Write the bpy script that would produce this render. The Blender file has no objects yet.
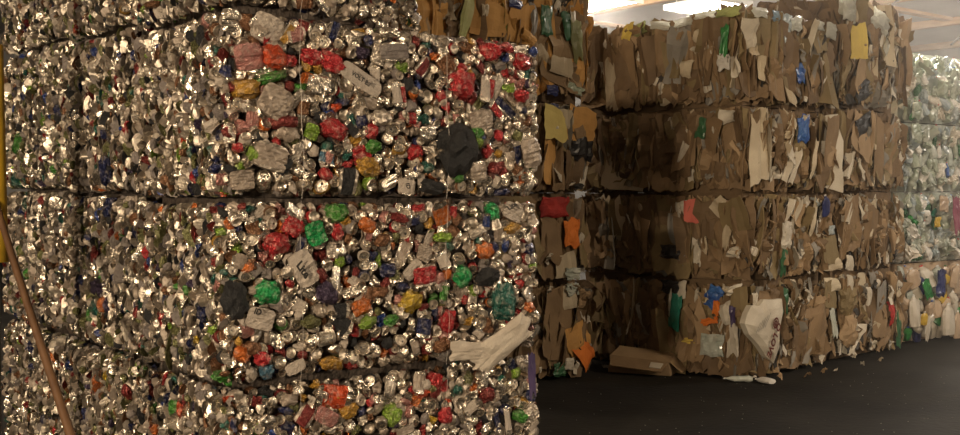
import bpy, math, random
import numpy as np
random.seed(5)
from mathutils import Vector, Matrix, Euler, noise

# ------------------------------------------------------------------ camera, world, exposure
SC = bpy.context.scene
COL = SC.collection
F, CX, CY, EYE = 1100.0, 480.0, 217.5, 1.57
PITCH = math.atan(22.5 / F)
cam_d = bpy.data.cameras.new('camera')
cam_d.sensor_width = 36.0
cam_d.lens = F / 960.0 * 36.0
cam = bpy.data.objects.new('camera', cam_d)
COL.objects.link(cam)
cam.location = (0, 0, EYE)
cam.rotation_euler = (math.pi / 2 - PITCH, 0, 0)
SC.camera = cam
CAMR = Euler((math.pi / 2 - PITCH, 0, 0)).to_matrix()
CAMI = CAMR.transposed()

world = bpy.data.worlds.new('world')
SC.world = world
world.use_nodes = True
world.node_tree.nodes['Background'].inputs[0].default_value = (1.0, 0.85, 0.68, 1)
world.node_tree.nodes['Background'].inputs[1].default_value = 0.01
SC.view_settings.view_transform = 'Standard'
SC.view_settings.look = 'None'
SC.view_settings.gamma = 1.0
SC.view_settings.use_curve_mapping = False
SC.view_settings.exposure = 0.0

CEIL = 5.2
WARM = (1.0, 0.78, 0.53)
NEUT = (1.0, 0.88, 0.74)
# ceiling fixtures: x, y, watts, colour
LAMPS = [(-5.0, 0.6, 200, WARM), (7.0, 4.2, 470, WARM), (10.0, 9.2, 420, NEUT),
         (4.7, 12.6, 640, NEUT), (-4.6, 10.9, 260, WARM), (2.19, 20.4, 420, NEUT), (4.27, 20.7, 420, NEUT),
         (10.2, 20.0, 560, NEUT)]
ASSUMED_FLOOD = (-3.2, -4.2, 2.10, 700)          # assumed, unseen floodlight beside the photographer: x, y, z, watts

# ------------------------------------------------------------------ helpers
def ray(px, py):
    return (CAMR @ Vector(((px - CX) / F, -(py - CY) / F, -1.0))).normalized()

def proj(p):
    q = CAMI @ (Vector(p) - Vector((0, 0, EYE)))
    d = max(-q.z, 0.05)
    return CX + F * q.x / d, CY - F * q.y / d, d

def hit(px, py, P0, n):
    r = ray(px, py)
    o = Vector((0, 0, EYE))
    t = (Vector(P0) - o).dot(n) / r.dot(n)
    return o + r * t

def tag(o, label=None, cat=None, group=None, kind=None):
    if label: o['label'] = label
    if cat: o['category'] = cat
    if group: o['group'] = group
    if kind: o['kind'] = kind
    return o

def link(o, parent=None):
    COL.objects.link(o)
    if parent is not None: o.parent = parent
    return o

def empty(name, loc):
    o = bpy.data.objects.new(name, None)
    o.empty_display_size = 0.1
    o.location = loc
    return link(o)

# ---- materials
MATS = {}
def mat(name, col, metallic=0.0, rough=0.6, col2=None, scale=12.0, lo=0.42, hi=0.58, bump=0.0, bscale=40.0,
        trans=0.0, emit=0.0, detail=3.0, stretch=None, spec=0.5, metric=True, bdist=0.01):
    if name in MATS: return MATS[name]
    m = bpy.data.materials.new(name)
    m.use_nodes = True
    nt = m.node_tree
    b = nt.nodes['Principled BSDF']
    b.inputs['Metallic'].default_value = metallic
    b.inputs['Roughness'].default_value = rough
    b.inputs['Specular IOR Level'].default_value = spec
    if trans: b.inputs['Transmission Weight'].default_value = trans
    c = (*col, 1)
    b.inputs['Base Color'].default_value = c
    m.diffuse_color = c
    tc = nt.nodes.new('ShaderNodeTexCoord')
    mp = nt.nodes.new('ShaderNodeMapping')
    ge = nt.nodes.new('ShaderNodeNewGeometry')
    nt.links.new(ge.outputs['Position'] if metric else tc.outputs['Object'], mp.inputs['Vector'])
    if stretch: mp.inputs['Scale'].default_value = stretch
    if col2 is not None:
        oi = nt.nodes.new('ShaderNodeObjectInfo')
        mul = nt.nodes.new('ShaderNodeMath'); mul.operation = 'MULTIPLY'; mul.inputs[1].default_value = 37.0
        nt.links.new(oi.outputs['Random'], mul.inputs[0])
        nz = nt.nodes.new('ShaderNodeTexNoise'); nz.noise_dimensions = '4D'
        nz.inputs['Scale'].default_value = scale; nz.inputs['Detail'].default_value = detail
        nt.links.new(mp.outputs[0], nz.inputs['Vector'])
        nt.links.new(mul.outputs[0], nz.inputs['W'])
        rp = nt.nodes.new('ShaderNodeValToRGB')
        rp.color_ramp.elements[0].position = lo; rp.color_ramp.elements[0].color = c
        rp.color_ramp.elements[1].position = hi; rp.color_ramp.elements[1].color = (*col2, 1)
        nt.links.new(nz.outputs['Fac'], rp.inputs['Fac'])
        nt.links.new(rp.outputs['Color'], b.inputs['Base Color'])
    if bump:
        nb = nt.nodes.new('ShaderNodeTexNoise')
        nb.inputs['Scale'].default_value = bscale; nb.inputs['Detail'].default_value = 3
        nt.links.new(mp.outputs[0], nb.inputs['Vector'])
        bp = nt.nodes.new('ShaderNodeBump'); bp.inputs['Strength'].default_value = bump
        bp.inputs['Distance'].default_value = bdist
        nt.links.new(nb.outputs['Fac'], bp.inputs['Height'])
        nt.links.new(bp.outputs[0], b.inputs['Normal'])
    if emit:
        b.inputs['Emission Color'].default_value = c
        b.inputs['Emission Strength'].default_value = emit
    MATS[name] = m
    return m

SILVER = mat('aluminium_shiny', (0.82, 0.75, 0.65), 0.95, 0.22, (0.55, 0.49, 0.41), 40, bump=0.5, bscale=150, bdist=0.006)
SILVER2 = mat('aluminium_brushed', (0.68, 0.60, 0.50), 0.82, 0.33, (0.44, 0.385, 0.32), 40, bump=0.6, bscale=130, bdist=0.006)
DULL = mat('aluminium_dull', (0.38, 0.315, 0.255), 0.35, 0.42, (0.27, 0.22, 0.175), 30, bump=0.7, bscale=90, bdist=0.008)
CANC = {}
def cc(key, c, c2=None, me=0.6, ro=0.25, lo=0.48, hi=0.66, sc=55):
    if key not in ('white', 'black', 'grey', 'brown', 'olive', 'darkred', 'purple'):
        c2 = tuple(0.62 * a + 0.38 * b_ for a, b_ in zip(c, (0.50, 0.44, 0.37)))
    CANC[key] = mat('can_print_' + key, c, me, ro, c2, sc, lo, hi, bump=0.9, bscale=150, bdist=0.009)
cc('white', (0.47, 0.405, 0.34), (0.38, 0.325, 0.27), 0.1, 0.45)
cc('red', (0.366, 0.024, 0.028), (0.452, 0.150, 0.128))
cc('darkred', (0.16, 0.022, 0.02), (0.24, 0.07, 0.055))
cc('pink', (0.402, 0.186, 0.164), (0.402, 0.323, 0.280))
cc('orange', (0.481, 0.128, 0.024), (0.452, 0.265, 0.136))
cc('redorange', (0.496, 0.067, 0.020), (0.481, 0.193, 0.107))
cc('gold', (0.402, 0.222, 0.035), (0.402, 0.308, 0.150))
cc('yellow', (0.452, 0.308, 0.028), (0.424, 0.308, 0.114))
cc('lime', (0.186, 0.308, 0.035), (0.330, 0.366, 0.164))
cc('green', (0.049, 0.193, 0.028), (0.121, 0.265, 0.071))
cc('emerald', (0.013, 0.244, 0.064), (0.035, 0.265, 0.107))
cc('teal', (0.020, 0.100, 0.078), (0.064, 0.179, 0.150))
cc('navy', (0.015, 0.020, 0.071), (0.035, 0.042, 0.121))
cc('blue', (0.017, 0.042, 0.179), (0.078, 0.121, 0.236))
cc('sky', (0.064, 0.150, 0.222), (0.186, 0.251, 0.294))
cc('purple', (0.042, 0.028, 0.056), (0.092, 0.071, 0.107))
cc('black', (0.008, 0.008, 0.009), (0.018, 0.018, 0.018), 0.0, 0.7)
cc('brown', (0.16, 0.075, 0.035), (0.26, 0.14, 0.08))
cc('olive', (0.13, 0.13, 0.05), (0.22, 0.21, 0.11))
cc('grey', (0.20, 0.17, 0.155), (0.27, 0.24, 0.21), 0.2, 0.5)
CANC['silver'] = SILVER; CANC['silver2'] = SILVER2; CANC['dull'] = DULL

INK = mat('black_ink', (0.02, 0.018, 0.016), 0, 0.6)
INKRED = mat('dark_red_ink', (0.10, 0.02, 0.015), 0, 0.6)
WIRE = mat('baling_wire', (0.30, 0.27, 0.24), 0.7, 0.5)
MIX = mat('pressed_can_mix', (0.16, 0.13, 0.11), 0.5, 0.45, (0.09, 0.075, 0.065), 30, bump=0.6, bscale=45, bdist=0.02)  # bale core of mixed cans, coloured darker for the shade in seams
K = {}
def kk(key, c, c2=None, ro=0.75, **kw):
    K[key] = mat('board_' + key, c, 0.0, ro, c2, kw.pop('sc', 5), kw.pop('lo', 0.4), kw.pop('hi', 0.62),
                 bump=kw.pop('bump', 0.25), bscale=kw.pop('bs', 30), **kw)
kk('kraft', (0.265, 0.178, 0.098), (0.205, 0.135, 0.073))
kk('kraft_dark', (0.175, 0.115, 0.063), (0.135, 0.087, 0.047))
kk('kraft_light', (0.36, 0.25, 0.145), (0.30, 0.205, 0.115))
kk('kraft_olive', (0.235, 0.175, 0.088), (0.19, 0.14, 0.068))
kk('kraft_orange', (0.60, 0.33, 0.105), (0.48, 0.26, 0.08))  # orange board, its colour brightened to stand in for lamp light
kk('paper_white', (0.60, 0.55, 0.46), (0.48, 0.43, 0.35))
kk('paper_cream', (0.55, 0.47, 0.34), (0.45, 0.37, 0.26))
kk('paper_grey', (0.27, 0.25, 0.22), (0.20, 0.185, 0.16))
kk('paper_yellow', (0.62, 0.47, 0.10), (0.52, 0.38, 0.09))
kk('foam_olive', (0.68, 0.57, 0.20), (0.58, 0.47, 0.16))
kk('paper_lime', (0.40, 0.42, 0.17), (0.48, 0.46, 0.24))
kk('red', (0.40, 0.03, 0.025), (0.28, 0.02, 0.02))
kk('salmon', (0.62, 0.16, 0.12), (0.52, 0.12, 0.09))
kk('orange', (0.70, 0.20, 0.03), (0.60, 0.15, 0.02))
kk('dark', (0.035, 0.033, 0.033), (0.06, 0.055, 0.05))
PL = {}
def pp(key, c, c2=None, ro=0.32, **kw):
    PL[key] = mat('plastic_' + key, c, 0.0, ro, c2, 9, 0.4, 0.62, bump=0.2, bscale=25, **kw)
pp('film_white', (0.72, 0.70, 0.66), (0.58, 0.56, 0.52))
pp('clear', (0.50, 0.52, 0.47), (0.36, 0.40, 0.35), 0.2)
pp('mint', (0.30, 0.35, 0.27), (0.42, 0.44, 0.37), 0.25)
pp('ice', (0.30, 0.36, 0.38), (0.42, 0.45, 0.45), 0.22)
pp('milky', (0.50, 0.45, 0.37), (0.60, 0.55, 0.47))
pp('peach', (0.50, 0.38, 0.27), (0.42, 0.31, 0.22))
pp('green', (0.04, 0.24, 0.06), (0.02, 0.14, 0.04))
pp('forest', (0.03, 0.10, 0.045), (0.05, 0.14, 0.07))
pp('teal', (0.02, 0.20, 0.14), (0.04, 0.26, 0.20))
pp('blue', (0.03, 0.08, 0.30), (0.05, 0.14, 0.38))
pp('navy', (0.02, 0.025, 0.09), (0.03, 0.04, 0.14))
pp('purple', (0.06, 0.045, 0.11), (0.09, 0.065, 0.15))
pp('maroon', (0.20, 0.05, 0.09), (0.26, 0.08, 0.12))
pp('yellow', (0.60, 0.42, 0.06), (0.50, 0.33, 0.05))
pp('red', (0.50, 0.04, 0.03), (0.36, 0.03, 0.03))
pp('orange', (0.72, 0.20, 0.05), (0.60, 0.14, 0.03))
pp('black', (0.015, 0.015, 0.017), (0.03, 0.03, 0.032), 0.4)

def film(name, col, t=0.6):
    m = mat('plastic_' + name, col, 0, 0.3, tuple(c * 0.85 for c in col), 9, bump=0.3, bscale=25)
    nt = m.node_tree; b = nt.nodes['Principled BSDF']; out = nt.nodes['Material Output']
    tr = nt.nodes.new('ShaderNodeBsdfTranslucent'); tr.inputs['Color'].default_value = (*col, 1)
    mx = nt.nodes.new('ShaderNodeMixShader'); mx.inputs[0].default_value = t
    nt.links.new(b.outputs[0], mx.inputs[1]); nt.links.new(tr.outputs[0], mx.inputs[2]); nt.links.new(mx.outputs[0], out.inputs['Surface'])
    PL[name] = m
film('film_thin', (0.80, 0.80, 0.74)); film('film_lime', (0.46, 0.47, 0.25)); film('film_sky', (0.42, 0.55, 0.66))

# ---- triangle templates: V (n,3), T (m,3), M (m,), unit footprint about 1 x 1 in x,y, outward +z
TPL = {}
def finish(name, V, faces, fm):
    T, M = [], []
    for f, k in zip(faces, fm):
        for i in range(1, len(f) - 1):
            T.append((f[0], f[i], f[i + 1])); M.append(k)
    TPL[name] = (np.array(V, float), np.array(T, int), np.array(M, int))
    return name

def crease(p, planes):
    s = 0.0
    for (n, c, a) in planes:
        d = p[0] * n[0] + p[1] * n[1] + p[2] * n[2] - c
        s += a * (abs((d * 1.0) % 2.0 - 1.0) - 0.5)
    return s

def rplanes(rnd, k, amp, freq):
    out = []
    for _ in range(k):
        v = Vector((rnd.gauss(0, 1), rnd.gauss(0, 1), rnd.gauss(0, 1))).normalized() * rnd.uniform(*freq)
        out.append((tuple(v), rnd.uniform(0, 2), amp * rnd.uniform(0.5, 1.2)))
    return out

def t_lid(name, seed, dome=False):
    """end of a squashed drink can: rim, countersunk panel with tab, crumpled wall behind"""
    r = random.Random(seed); n = 14
    ell = r.uniform(0.80, 1.0); ea = r.uniform(0, math.pi)
    dents = [(r.uniform(0, 6.28), r.uniform(0.02, 0.10)) for _ in range(3)]
    V, Fs, M = [], [], []
    if dome: prof = [(0.26, -0.10, 0), (0.38, 0.0, 0), (0.42, 0.03, 0), (0.47, -0.06, 0), (0.56, -0.24, 0.05), (0.52, -0.55, 0.08)]
    else: prof = [(0.29, -0.045, 0), (0.335, -0.09, 0), (0.38, 0.0, 0), (0.43, 0.012, 0), (0.45, -0.05, 0), (0.55, -0.22, 0.05), (0.52, -0.55, 0.08)]
    V.append((0, 0, -0.17 if dome else -0.04))
    for j, (rad, z, jit) in enumerate(prof):
        for i in range(n):
            a = 2 * math.pi * i / n
            rr = rad * (1 + r.uniform(-jit, jit) * 1.5)
            for da, dm in dents:
                rr -= rad * dm * max(0, math.cos(a - da)) ** 6
            x, y = rr * math.cos(a - ea) * ell, rr * math.sin(a - ea)
            V.append((x * math.cos(ea) - y * math.sin(ea), x * math.sin(ea) + y * math.cos(ea), z + r.uniform(-jit, jit)))
    for i in range(n):
        Fs.append((0, 1 + i, 1 + (i + 1) % n)); M.append(0)
    L = len(prof)
    for j in range(L - 1):
        for i in range(n):
            a, b = 1 + j * n + i, 1 + j * n + (i + 1) % n
            Fs.append((a, a + n, b + n, b)); M.append(1 if j >= L - 3 else 0)
    if not dome:
        k = len(V); ta = r.uniform(0, 6.28)
        for (x, y) in ((-0.07, -0.16), (0.07, -0.16), (0.085, 0.03), (-0.085, 0.03)):
            for z in (-0.035, 0.015):
                V.append((x * math.cos(ta) - y * math.sin(ta), x * math.sin(ta) + y * math.cos(ta), z))
        for q in range(4):
            a, b = k + 2 * q, k + 2 * ((q + 1) % 4)
            Fs.append((a, b, b + 1, a + 1)); M.append(0)
        Fs.append((k + 1, k + 3, k + 5, k + 7)); M.append(0)
        k = len(V)                      # the opening: flat dark patch, the hole's shade put in as colour
        for i in range(6):
            a = 2 * math.pi * i / 6
            x, y = 0.075 * math.cos(a), 0.15 + 0.09 * math.sin(a)
            V.append((x * math.cos(ta) - y * math.sin(ta), x * math.sin(ta) + y * math.cos(ta), -0.032))
        Fs.append(tuple(range(k, k + 6))); M.append(2)
    return finish(name, V, Fs, M)

def t_flat(name, seed, rough=1.0, nx=7, ny=8, fine=0.0):
    """can flattened from the side: necked ends with rims, creased wall"""
    r = random.Random(seed)
    pl = rplanes(r, 4, 0.055 * rough, (1.5, 4.0)) + (rplanes(r, 6, fine, (3.0, 7.0)) if fine else [])
    bend = r.uniform(-0.25, 0.25) * rough; tw = r.uniform(-0.3, 0.3) * rough
    V, Fs, M = [], [], []
    def pt(i, j, side):
        u, v = i / (nx - 1) * 2 - 1, j / (ny - 1) * 2 - 1
        hw = 0.5 * (1 - 0.16 * max(0, (abs(v) - 0.72) / 0.28))
        y = 0.5 * v + 0.05 * (1 - u * u) * (1 if v > 0 else -1) * (abs(v) ** 4)
        z = 0.13 * math.sqrt(max(0, 1 - u * u * 0.98))
        if j in (0, ny - 1): z = z * 0.75 + 0.02
        p = (u * hw, y, 0)
        z += crease((p[0] * 2, p[1] * 2, 0.3), pl) + bend * (v * v - 0.4) * 0.5 + tw * u * v * 0.4
        x = p[0] + (r.uniform(-0.02, 0.02) * rough)
        return (x, y + r.uniform(-0.015, 0.015) * rough, z if side else z - 0.26 * math.sqrt(max(0.05, 1 - u * u)) - 0.05)
    idx = {}
    for s in (1, 0):
        for j in range(ny):
            for i in range(nx):
                idx[s, i, j] = len(V); V.append(pt(i, j, s))
    for j in range(ny - 1):
        for i in range(nx - 1):
            k = 0 if j in (0, ny - 2) else 1
            Fs.append((idx[1, i, j], idx[1, i + 1, j], idx[1, i + 1, j + 1], idx[1, i, j + 1])); M.append(k)
    per = [(i, 0) for i in range(nx)] + [(nx - 1, j) for j in range(1, ny)] + [(i, ny - 1) for i in range(nx - 2, -1, -1)] + [(0, j) for j in range(ny - 2, 0, -1)]
    for q in range(len(per)):
        a, b = per[q], per[(q + 1) % len(per)]
        Fs.append((idx[1, a[0], a[1]], idx[0, a[0], a[1]], idx[0, b[0], b[1]], idx[1, b[0], b[1]]))
        M.append(0 if a[1] == b[1] else 1)
    return finish(name, V, Fs, M)

_ico = {}
def ico(sub):
    if sub in _ico: return _ico[sub]
    import bmesh
    bm = bmesh.new(); bmesh.ops.create_icosphere(bm, subdivisions=sub, radius=1.0)
    V = [tuple(v.co) for v in bm.verts]; T = [tuple(v.index for v in f.verts) for f in bm.faces]
    bm.free(); _ico[sub] = (V, T); return _ico[sub]

def t_wad(name, seed, flat=0.6, amp=0.15, sub=2):
    """crumpled can wad: coarse folds with finer pleats over them"""
    r = random.Random(seed); V0, T = ico(sub)
    pl = rplanes(r, 6, amp, (1.2, 3.0)); sx, sy = r.uniform(0.85, 1.1), r.uniform(0.85, 1.1)
    fine = rplanes(r, 7, 0.075 if sub > 2 else 0.05, (4.0, 8.0)); off = Vector((seed * 1.7, 0, 0))
    sq = r.uniform(0.0, 0.5); jit = 0.02 if sub > 2 else 0.05
    V = []
    for p in V0:
        f = 1 + crease(p, pl) + crease(p, fine) + r.uniform(-jit, jit) + 0.10 * noise.noise(Vector(p) * 2.2 + off)
        m = max(abs(p[0]), abs(p[1])); f *= (1 - sq) + sq * min(1.35, 1 / max(0.7, m))
        V.append((p[0] * f * 0.5 * sx, p[1] * f * 0.5 * sy, p[2] * f * 0.5 * flat))
    return finish(name, V, T, [0] * len(T))

def t_sliver(name, seed):
    """squashed can seen along its edge: bowed, pleated"""
    r = random.Random(seed); V0, T = ico(2)
    pl = rplanes(r, 5, 0.13, (1.4, 3.2)); bow = r.uniform(-0.45, 0.45); tw = r.uniform(-0.6, 0.6)
    V = []
    for p in V0:
        f = 1 + crease(p, pl) + r.uniform(-0.06, 0.06)
        x, y, z = p[0] * f * 0.5, p[1] * f * 0.5, p[2] * f * 0.5
        y2 = math.copysign(min(0.5, abs(y) ** 0.8 * 0.62), y)
        V.append((x + bow * (y2 * y2 * 4 - 0.4) * 0.5 + tw * z * y2, y2, z))
    return finish(name, V, T, [0] * len(T))

def grid_solid(V, nx, ny, top, bot):
    Fs = []
    for j in range(ny - 1):
        for i in range(nx - 1):
            a = j * nx + i
            Fs.append((top + a, top + a + 1, top + a + nx + 1, top + a + nx))
            Fs.append((bot + a, bot + a + nx, bot + a + nx + 1, bot + a + 1))
    per = [i for i in range(nx)] + [j * nx + nx - 1 for j in range(1, ny)] + [(ny - 1) * nx + i for i in range(nx - 2, -1, -1)] + [j * nx for j in range(ny - 2, 0, -1)]
    for q in range(len(per)):
        a, b = per[q], per[(q + 1) % len(per)]
        Fs.append((top + a, bot + a, bot + b, top + b))
    return Fs

def t_sheet(name, seed, style):
    """bent piece of board: vertical folds, torn or cut outline"""
    r = random.Random(seed); nx, ny = (9, 10) if style == 'crumple' else (6, 7)
    th = 0.05
    xs = [-0.5 + i / (nx - 1) for i in range(nx)]
    fold = [0.0]
    for i in range(nx - 1): fold.append(fold[-1] + r.uniform(-1, 1) * {'flat': 0.12, 'fold': 0.45, 'crush': 0.5, 'box': 0.1, 'crumple': 0.16}[style])
    mean = sum(fold) / nx; fold = [f - mean for f in fold]
    sl = [r.uniform(-0.35, 0.35) for _ in range(2)]
    cj = [[r.uniform(-0.16, 0.16) for _ in range(4)] for _ in range(2)]
    pl = rplanes(r, 5 if style == 'crumple' else 3, {'flat': 0.10, 'fold': 0.18, 'crush': 0.45, 'box': 0.06, 'crumple': 0.42}[style], (0.7, 2.4) if style == 'crumple' else (1.0, 2.6))
    curl_t, curl_b = r.uniform(-0.8, 0.3), r.uniform(-0.8, 0.3)
    P = []
    for j in range(ny):
        v = j / (ny - 1)
        for i in range(nx):
            u = i / (nx - 1)
            dx = (cj[0][0] * (1 - u) + cj[0][1] * u) * (1 - v) + (cj[0][2] * (1 - u) + cj[0][3] * u) * v
            dy = (cj[1][0] * (1 - u) + cj[1][1] * u) * (1 - v) + (cj[1][2] * (1 - u) + cj[1][3] * u) * v
            x, y = xs[i] * (1 - 0.15 * abs(v - 0.5)) + dx, v - 0.5 + dy
            if j in (0, ny - 1): y += r.uniform(-0.05, 0.05)
            if i in (0, nx - 1): x += r.uniform(-0.04, 0.04)
            z = fold[i] * (0.7 + 0.6 * v) + sl[0] * x + sl[1] * (v - 0.5)
            z += crease((x * 2, y * 2, 0), pl)
            z += curl_t * max(0, v - 0.78) * 2.5 + curl_b * max(0, 0.22 - v) * 2.5
            P.append((x, y, z))
    V = P + [(x, y, z - th) for x, y, z in P]
    Fs = grid_solid(V, nx, ny, 0, len(P))
    return finish(name, V, Fs, [0] * len(Fs))

def t_bag(name, seed, amp=1.0, n=10, outline=None):
    """crumpled film or bag: puffy creased sheet with a ragged outline"""
    r = random.Random(seed)
    off = Vector((r.uniform(-50, 50), r.uniform(-50, 50), 0))
    pl = rplanes(r, 5, 0.16 * amp, (1.5, 4.5)); ph = [r.uniform(0, 6.28) for _ in range(4)]
    P = []
    for j in range(n):
        for i in range(n):
            u, v = i / (n - 1) * 2 - 1, j / (n - 1) * 2 - 1
            if outline == 'round':
                a = math.atan2(v, u); m = max(abs(u), abs(v))
                rr = m * (0.46 + 0.06 * math.sin(3 * a + ph[0]) + 0.05 * math.sin(5 * a + ph[1]) + 0.03 * math.sin(9 * a + ph[2]))
                x, y = rr * math.cos(a), rr * math.sin(a)
            else:
                x, y = u * 0.5, v * 0.5
                w = noise.noise(Vector((u * 1.3, v * 1.3, 3)) + off) * 0.16
                x += w; y += noise.noise(Vector((u * 1.3, v * 1.3, 9)) + off) * 0.16
            e = max(abs(u), abs(v))
            z = 0.30 * (1 - e ** 3) + crease((u, v, 0), pl) + 0.12 * amp * noise.noise(Vector((u * 3, v * 3, 0)) + off)
            P.append((x, y, z))
    V = P + [(x, y, min(z - 0.06, -0.10)) for x, y, z in P]
    Fs = grid_solid(V, n, n, 0, len(P))
    return finish(name, V, Fs, [0] * len(Fs))

def t_bottle(name, seed, jug=False):
    """squashed plastic bottle lying along y: base, body with ribs, shoulder, neck and cap"""
    r = random.Random(seed); n = 10
    if jug: prof = [(-0.5, 0.0), (-0.49, 0.40), (-0.3, 0.47), (0.1, 0.46), (0.24, 0.36), (0.34, 0.18), (0.38, 0.13), (0.44, 0.13), (0.45, 0.0)]
    else: prof = [(-0.5, 0.0), (-0.49, 0.36), (-0.36, 0.45), (-0.2, 0.40), (-0.04, 0.47), (0.12, 0.42), (0.26, 0.30), (0.36, 0.15), (0.44, 0.13), (0.5, 0.13), (0.5, 0.0)]
    pl = rplanes(r, 4, 0.14, (1.4, 3.6)); fl = r.uniform(0.45, 0.75); bend = r.uniform(-0.3, 0.3)
    V, Fs, M = [], [], []
    for j, (y, rad) in enumerate(prof):
        for i in range(n):
            a = 2 * math.pi * i / n
            p = (rad * math.cos(a), y, rad * math.sin(a))
            f = 1 + crease((p[0] * 2, p[1] * 2, p[2] * 2), pl) * (1 if rad > 0.2 else 0.2)
            V.append((p[0] * f + bend * (y * y), y, p[2] * f * fl))
    L = len(prof)
    for j in range(L - 1):
        for i in range(n):
            a, b = j * n + i, j * n + (i + 1) % n
            Fs.append((a, a + n, b + n, b)); M.append(1 if j >= L - 3 else 0)
    return finish(name, V, Fs, M)

def t_flake(name, seed, amp=0.42, nx=6, ny=6):
    """torn, sharply creased piece of can wall"""
    r = random.Random(seed)
    pl = rplanes(r, 5, amp * 0.45, (0.9, 2.6)); P = []
    fold = r.uniform(-0.5, 0.5); ph = [r.uniform(0, 6.28) for _ in range(3)]
    for j in range(ny):
        for i in range(nx):
            u, v = i / (nx - 1) * 2 - 1, j / (ny - 1) * 2 - 1
            a = math.atan2(v, u); m = max(abs(u), abs(v))
            k = 1.0 if m == 0 else (0.5 * m + 0.5 * math.hypot(u, v) / max(1e-6, m) * m) / math.hypot(u, v)
            k *= 1 + 0.16 * math.sin(3 * a + ph[0]) * m + 0.10 * math.sin(7 * a + ph[1]) * m
            x, y = u * 0.5 * k, v * 0.5 * k
            z = crease((u, v, 0), pl) + fold * abs(u) - 0.28 * m * m + r.uniform(-0.05, 0.05)
            P.append((x, y, z))
    V = P + [(x * 0.96, y * 0.96, z - 0.10) for x, y, z in P]
    Fs = grid_solid(V, nx, ny, 0, len(P))
    return finish(name, V, Fs, [0] * len(Fs))

def t_pleat(name, seed):
    """squashed can seen along its edge: a bowed, doubled plate standing out of the face"""
    r = random.Random(seed); ny, nz = 7, 3
    bow, s1, s2 = r.uniform(-0.5, 0.5), r.uniform(-0.4, 0.4), r.uniform(-0.5, 0.5); k = r.uniform(2, 5); ph = r.uniform(0, 6)
    th = [r.uniform(0.22, 0.5) for _ in range(ny)]
    P, Q = [], []
    for j in range(ny):
        v = j / (ny - 1) * 2 - 1
        for i in range(nz):
            w = i / (nz - 1)
            out = 0.5 - 0.45 * v * v + r.uniform(-0.08, 0.08)
            x = bow * (v * v - 0.4) + s1 * v + 0.12 * math.sin(k * v + ph) + s2 * (w - 0.5)
            t = th[j] * (1 - 0.6 * v * v) * (1.0 if i < nz - 1 else 0.55)
            P.append((x - t * 0.5 + r.uniform(-.05, .05), 0.5 * v, -0.6 + (out + 0.6) * w))
            Q.append((x + t * 0.5 + r.uniform(-.05, .05), 0.5 * v, -0.6 + (out + 0.6) * w))
    V = Q + P
    Fs = grid_solid(V, nz, ny, 0, len(P))
    return finish(name, V, Fs, [0] * len(Fs))

NL, NF, NW, NS = 8, 10, 14, 14
for i in range(NL): t_lid('lid%d' % i, 100 + i, dome=(i % 4 == 3))
for i in range(NF): t_flat('flat%d' % i, 200 + i)
t_flat('label_can', 290, 0.25)
for i in range(4): t_flat('panel%d' % i, 291 + i, 0.7, 11, 12, 0.045)
for i in range(NW): t_wad('wad%d' % i, 300 + i)
for i in range(10): t_wad('bigwad%d' % i, 330 + i, sub=3)
for i in range(14): t_flake('flake%d' % i, 700 + i)
for i in range(14): t_pleat('pleat%d' % i, 730 + i)
for i in range(NS): t_sliver('sliver%d' % i, 400 + i)
for i in range(10): t_sheet('sfold%d' % i, 500 + i, 'fold')
for i in range(8): t_sheet('sflat%d' % i, 520 + i, 'flat')
for i in range(8): t_sheet('scrush%d' % i, 540 + i, 'crush')
for i in range(4): t_sheet('sbox%d' % i, 560 + i, 'box')
for i in range(10): t_sheet('scrum%d' % i, 570 + i, 'crumple')
for i in range(3): t_bag('cloth%d' % i, 645 + i, 0.35, 12)
for i in range(6): t_bag('bag%d' % i, 600 + i)
for i in range(4): t_bag('rag%d' % i, 620 + i, 0.8, 10, 'round')
t_bag('smoothbag', 640, 0.25, 10)
for i in range(6): t_bottle('bottle%d' % i, 650 + i)
for i in range(4): t_bottle('jug%d' % i, 670 + i, True)

MESHC = {}
def mesh_of(tpl, mats):
    key = (tpl,) + tuple(m.name for m in mats)
    if key in MESHC: return MESHC[key]
    V, T, M = TPL[tpl]
    me = raw_mesh(tpl.rstrip('0123456789'), V, T, M, mats)
    MESHC[key] = me
    return me

def raw_mesh(name, V, T, M, mats):
    me = bpy.data.meshes.new(name)
    me.vertices.add(len(V)); me.vertices.foreach_set('co', np.asarray(V, np.float32).ravel())
    nt = len(T)
    me.loops.add(nt * 3); me.loops.foreach_set('vertex_index', np.asarray(T, np.int32).ravel())
    me.polygons.add(nt); me.polygons.foreach_set('loop_start', np.arange(0, nt * 3, 3, dtype=np.int32))
    for m in mats: me.materials.append(m)
    me.polygons.foreach_set('material_index', np.clip(np.asarray(M, np.int32), 0, len(mats) - 1))
    me.update(calc_edges=True)
    me.shade_flat()
    return me

# ------------------------------------------------------------------ bales
C0 = Vector((-1.056, 4.47, 0)); E0 = Vector((0.787, 0.617, 0)).normalized(); L0 = Vector((-E0.y, E0.x, 0))
UP = Vector((0, 0, 1))

class Face:
    def __init__(s, O, u, w, h):
        s.O, s.u, s.w, s.h = Vector(O), Vector(u), w, h
        s.n = s.u.cross(UP)
    def xy(s, px, py, d=0.0):
        p = hit(px, py, s.O + s.n * d, s.n) - s.O
        return p.dot(s.u), p.z
    def at(s, x, y, d=0.0):
        return s.O + s.u * x + UP * y + s.n * d
    def ppm(s, x, y):
        return F / proj(s.at(x, y))[2]

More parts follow.
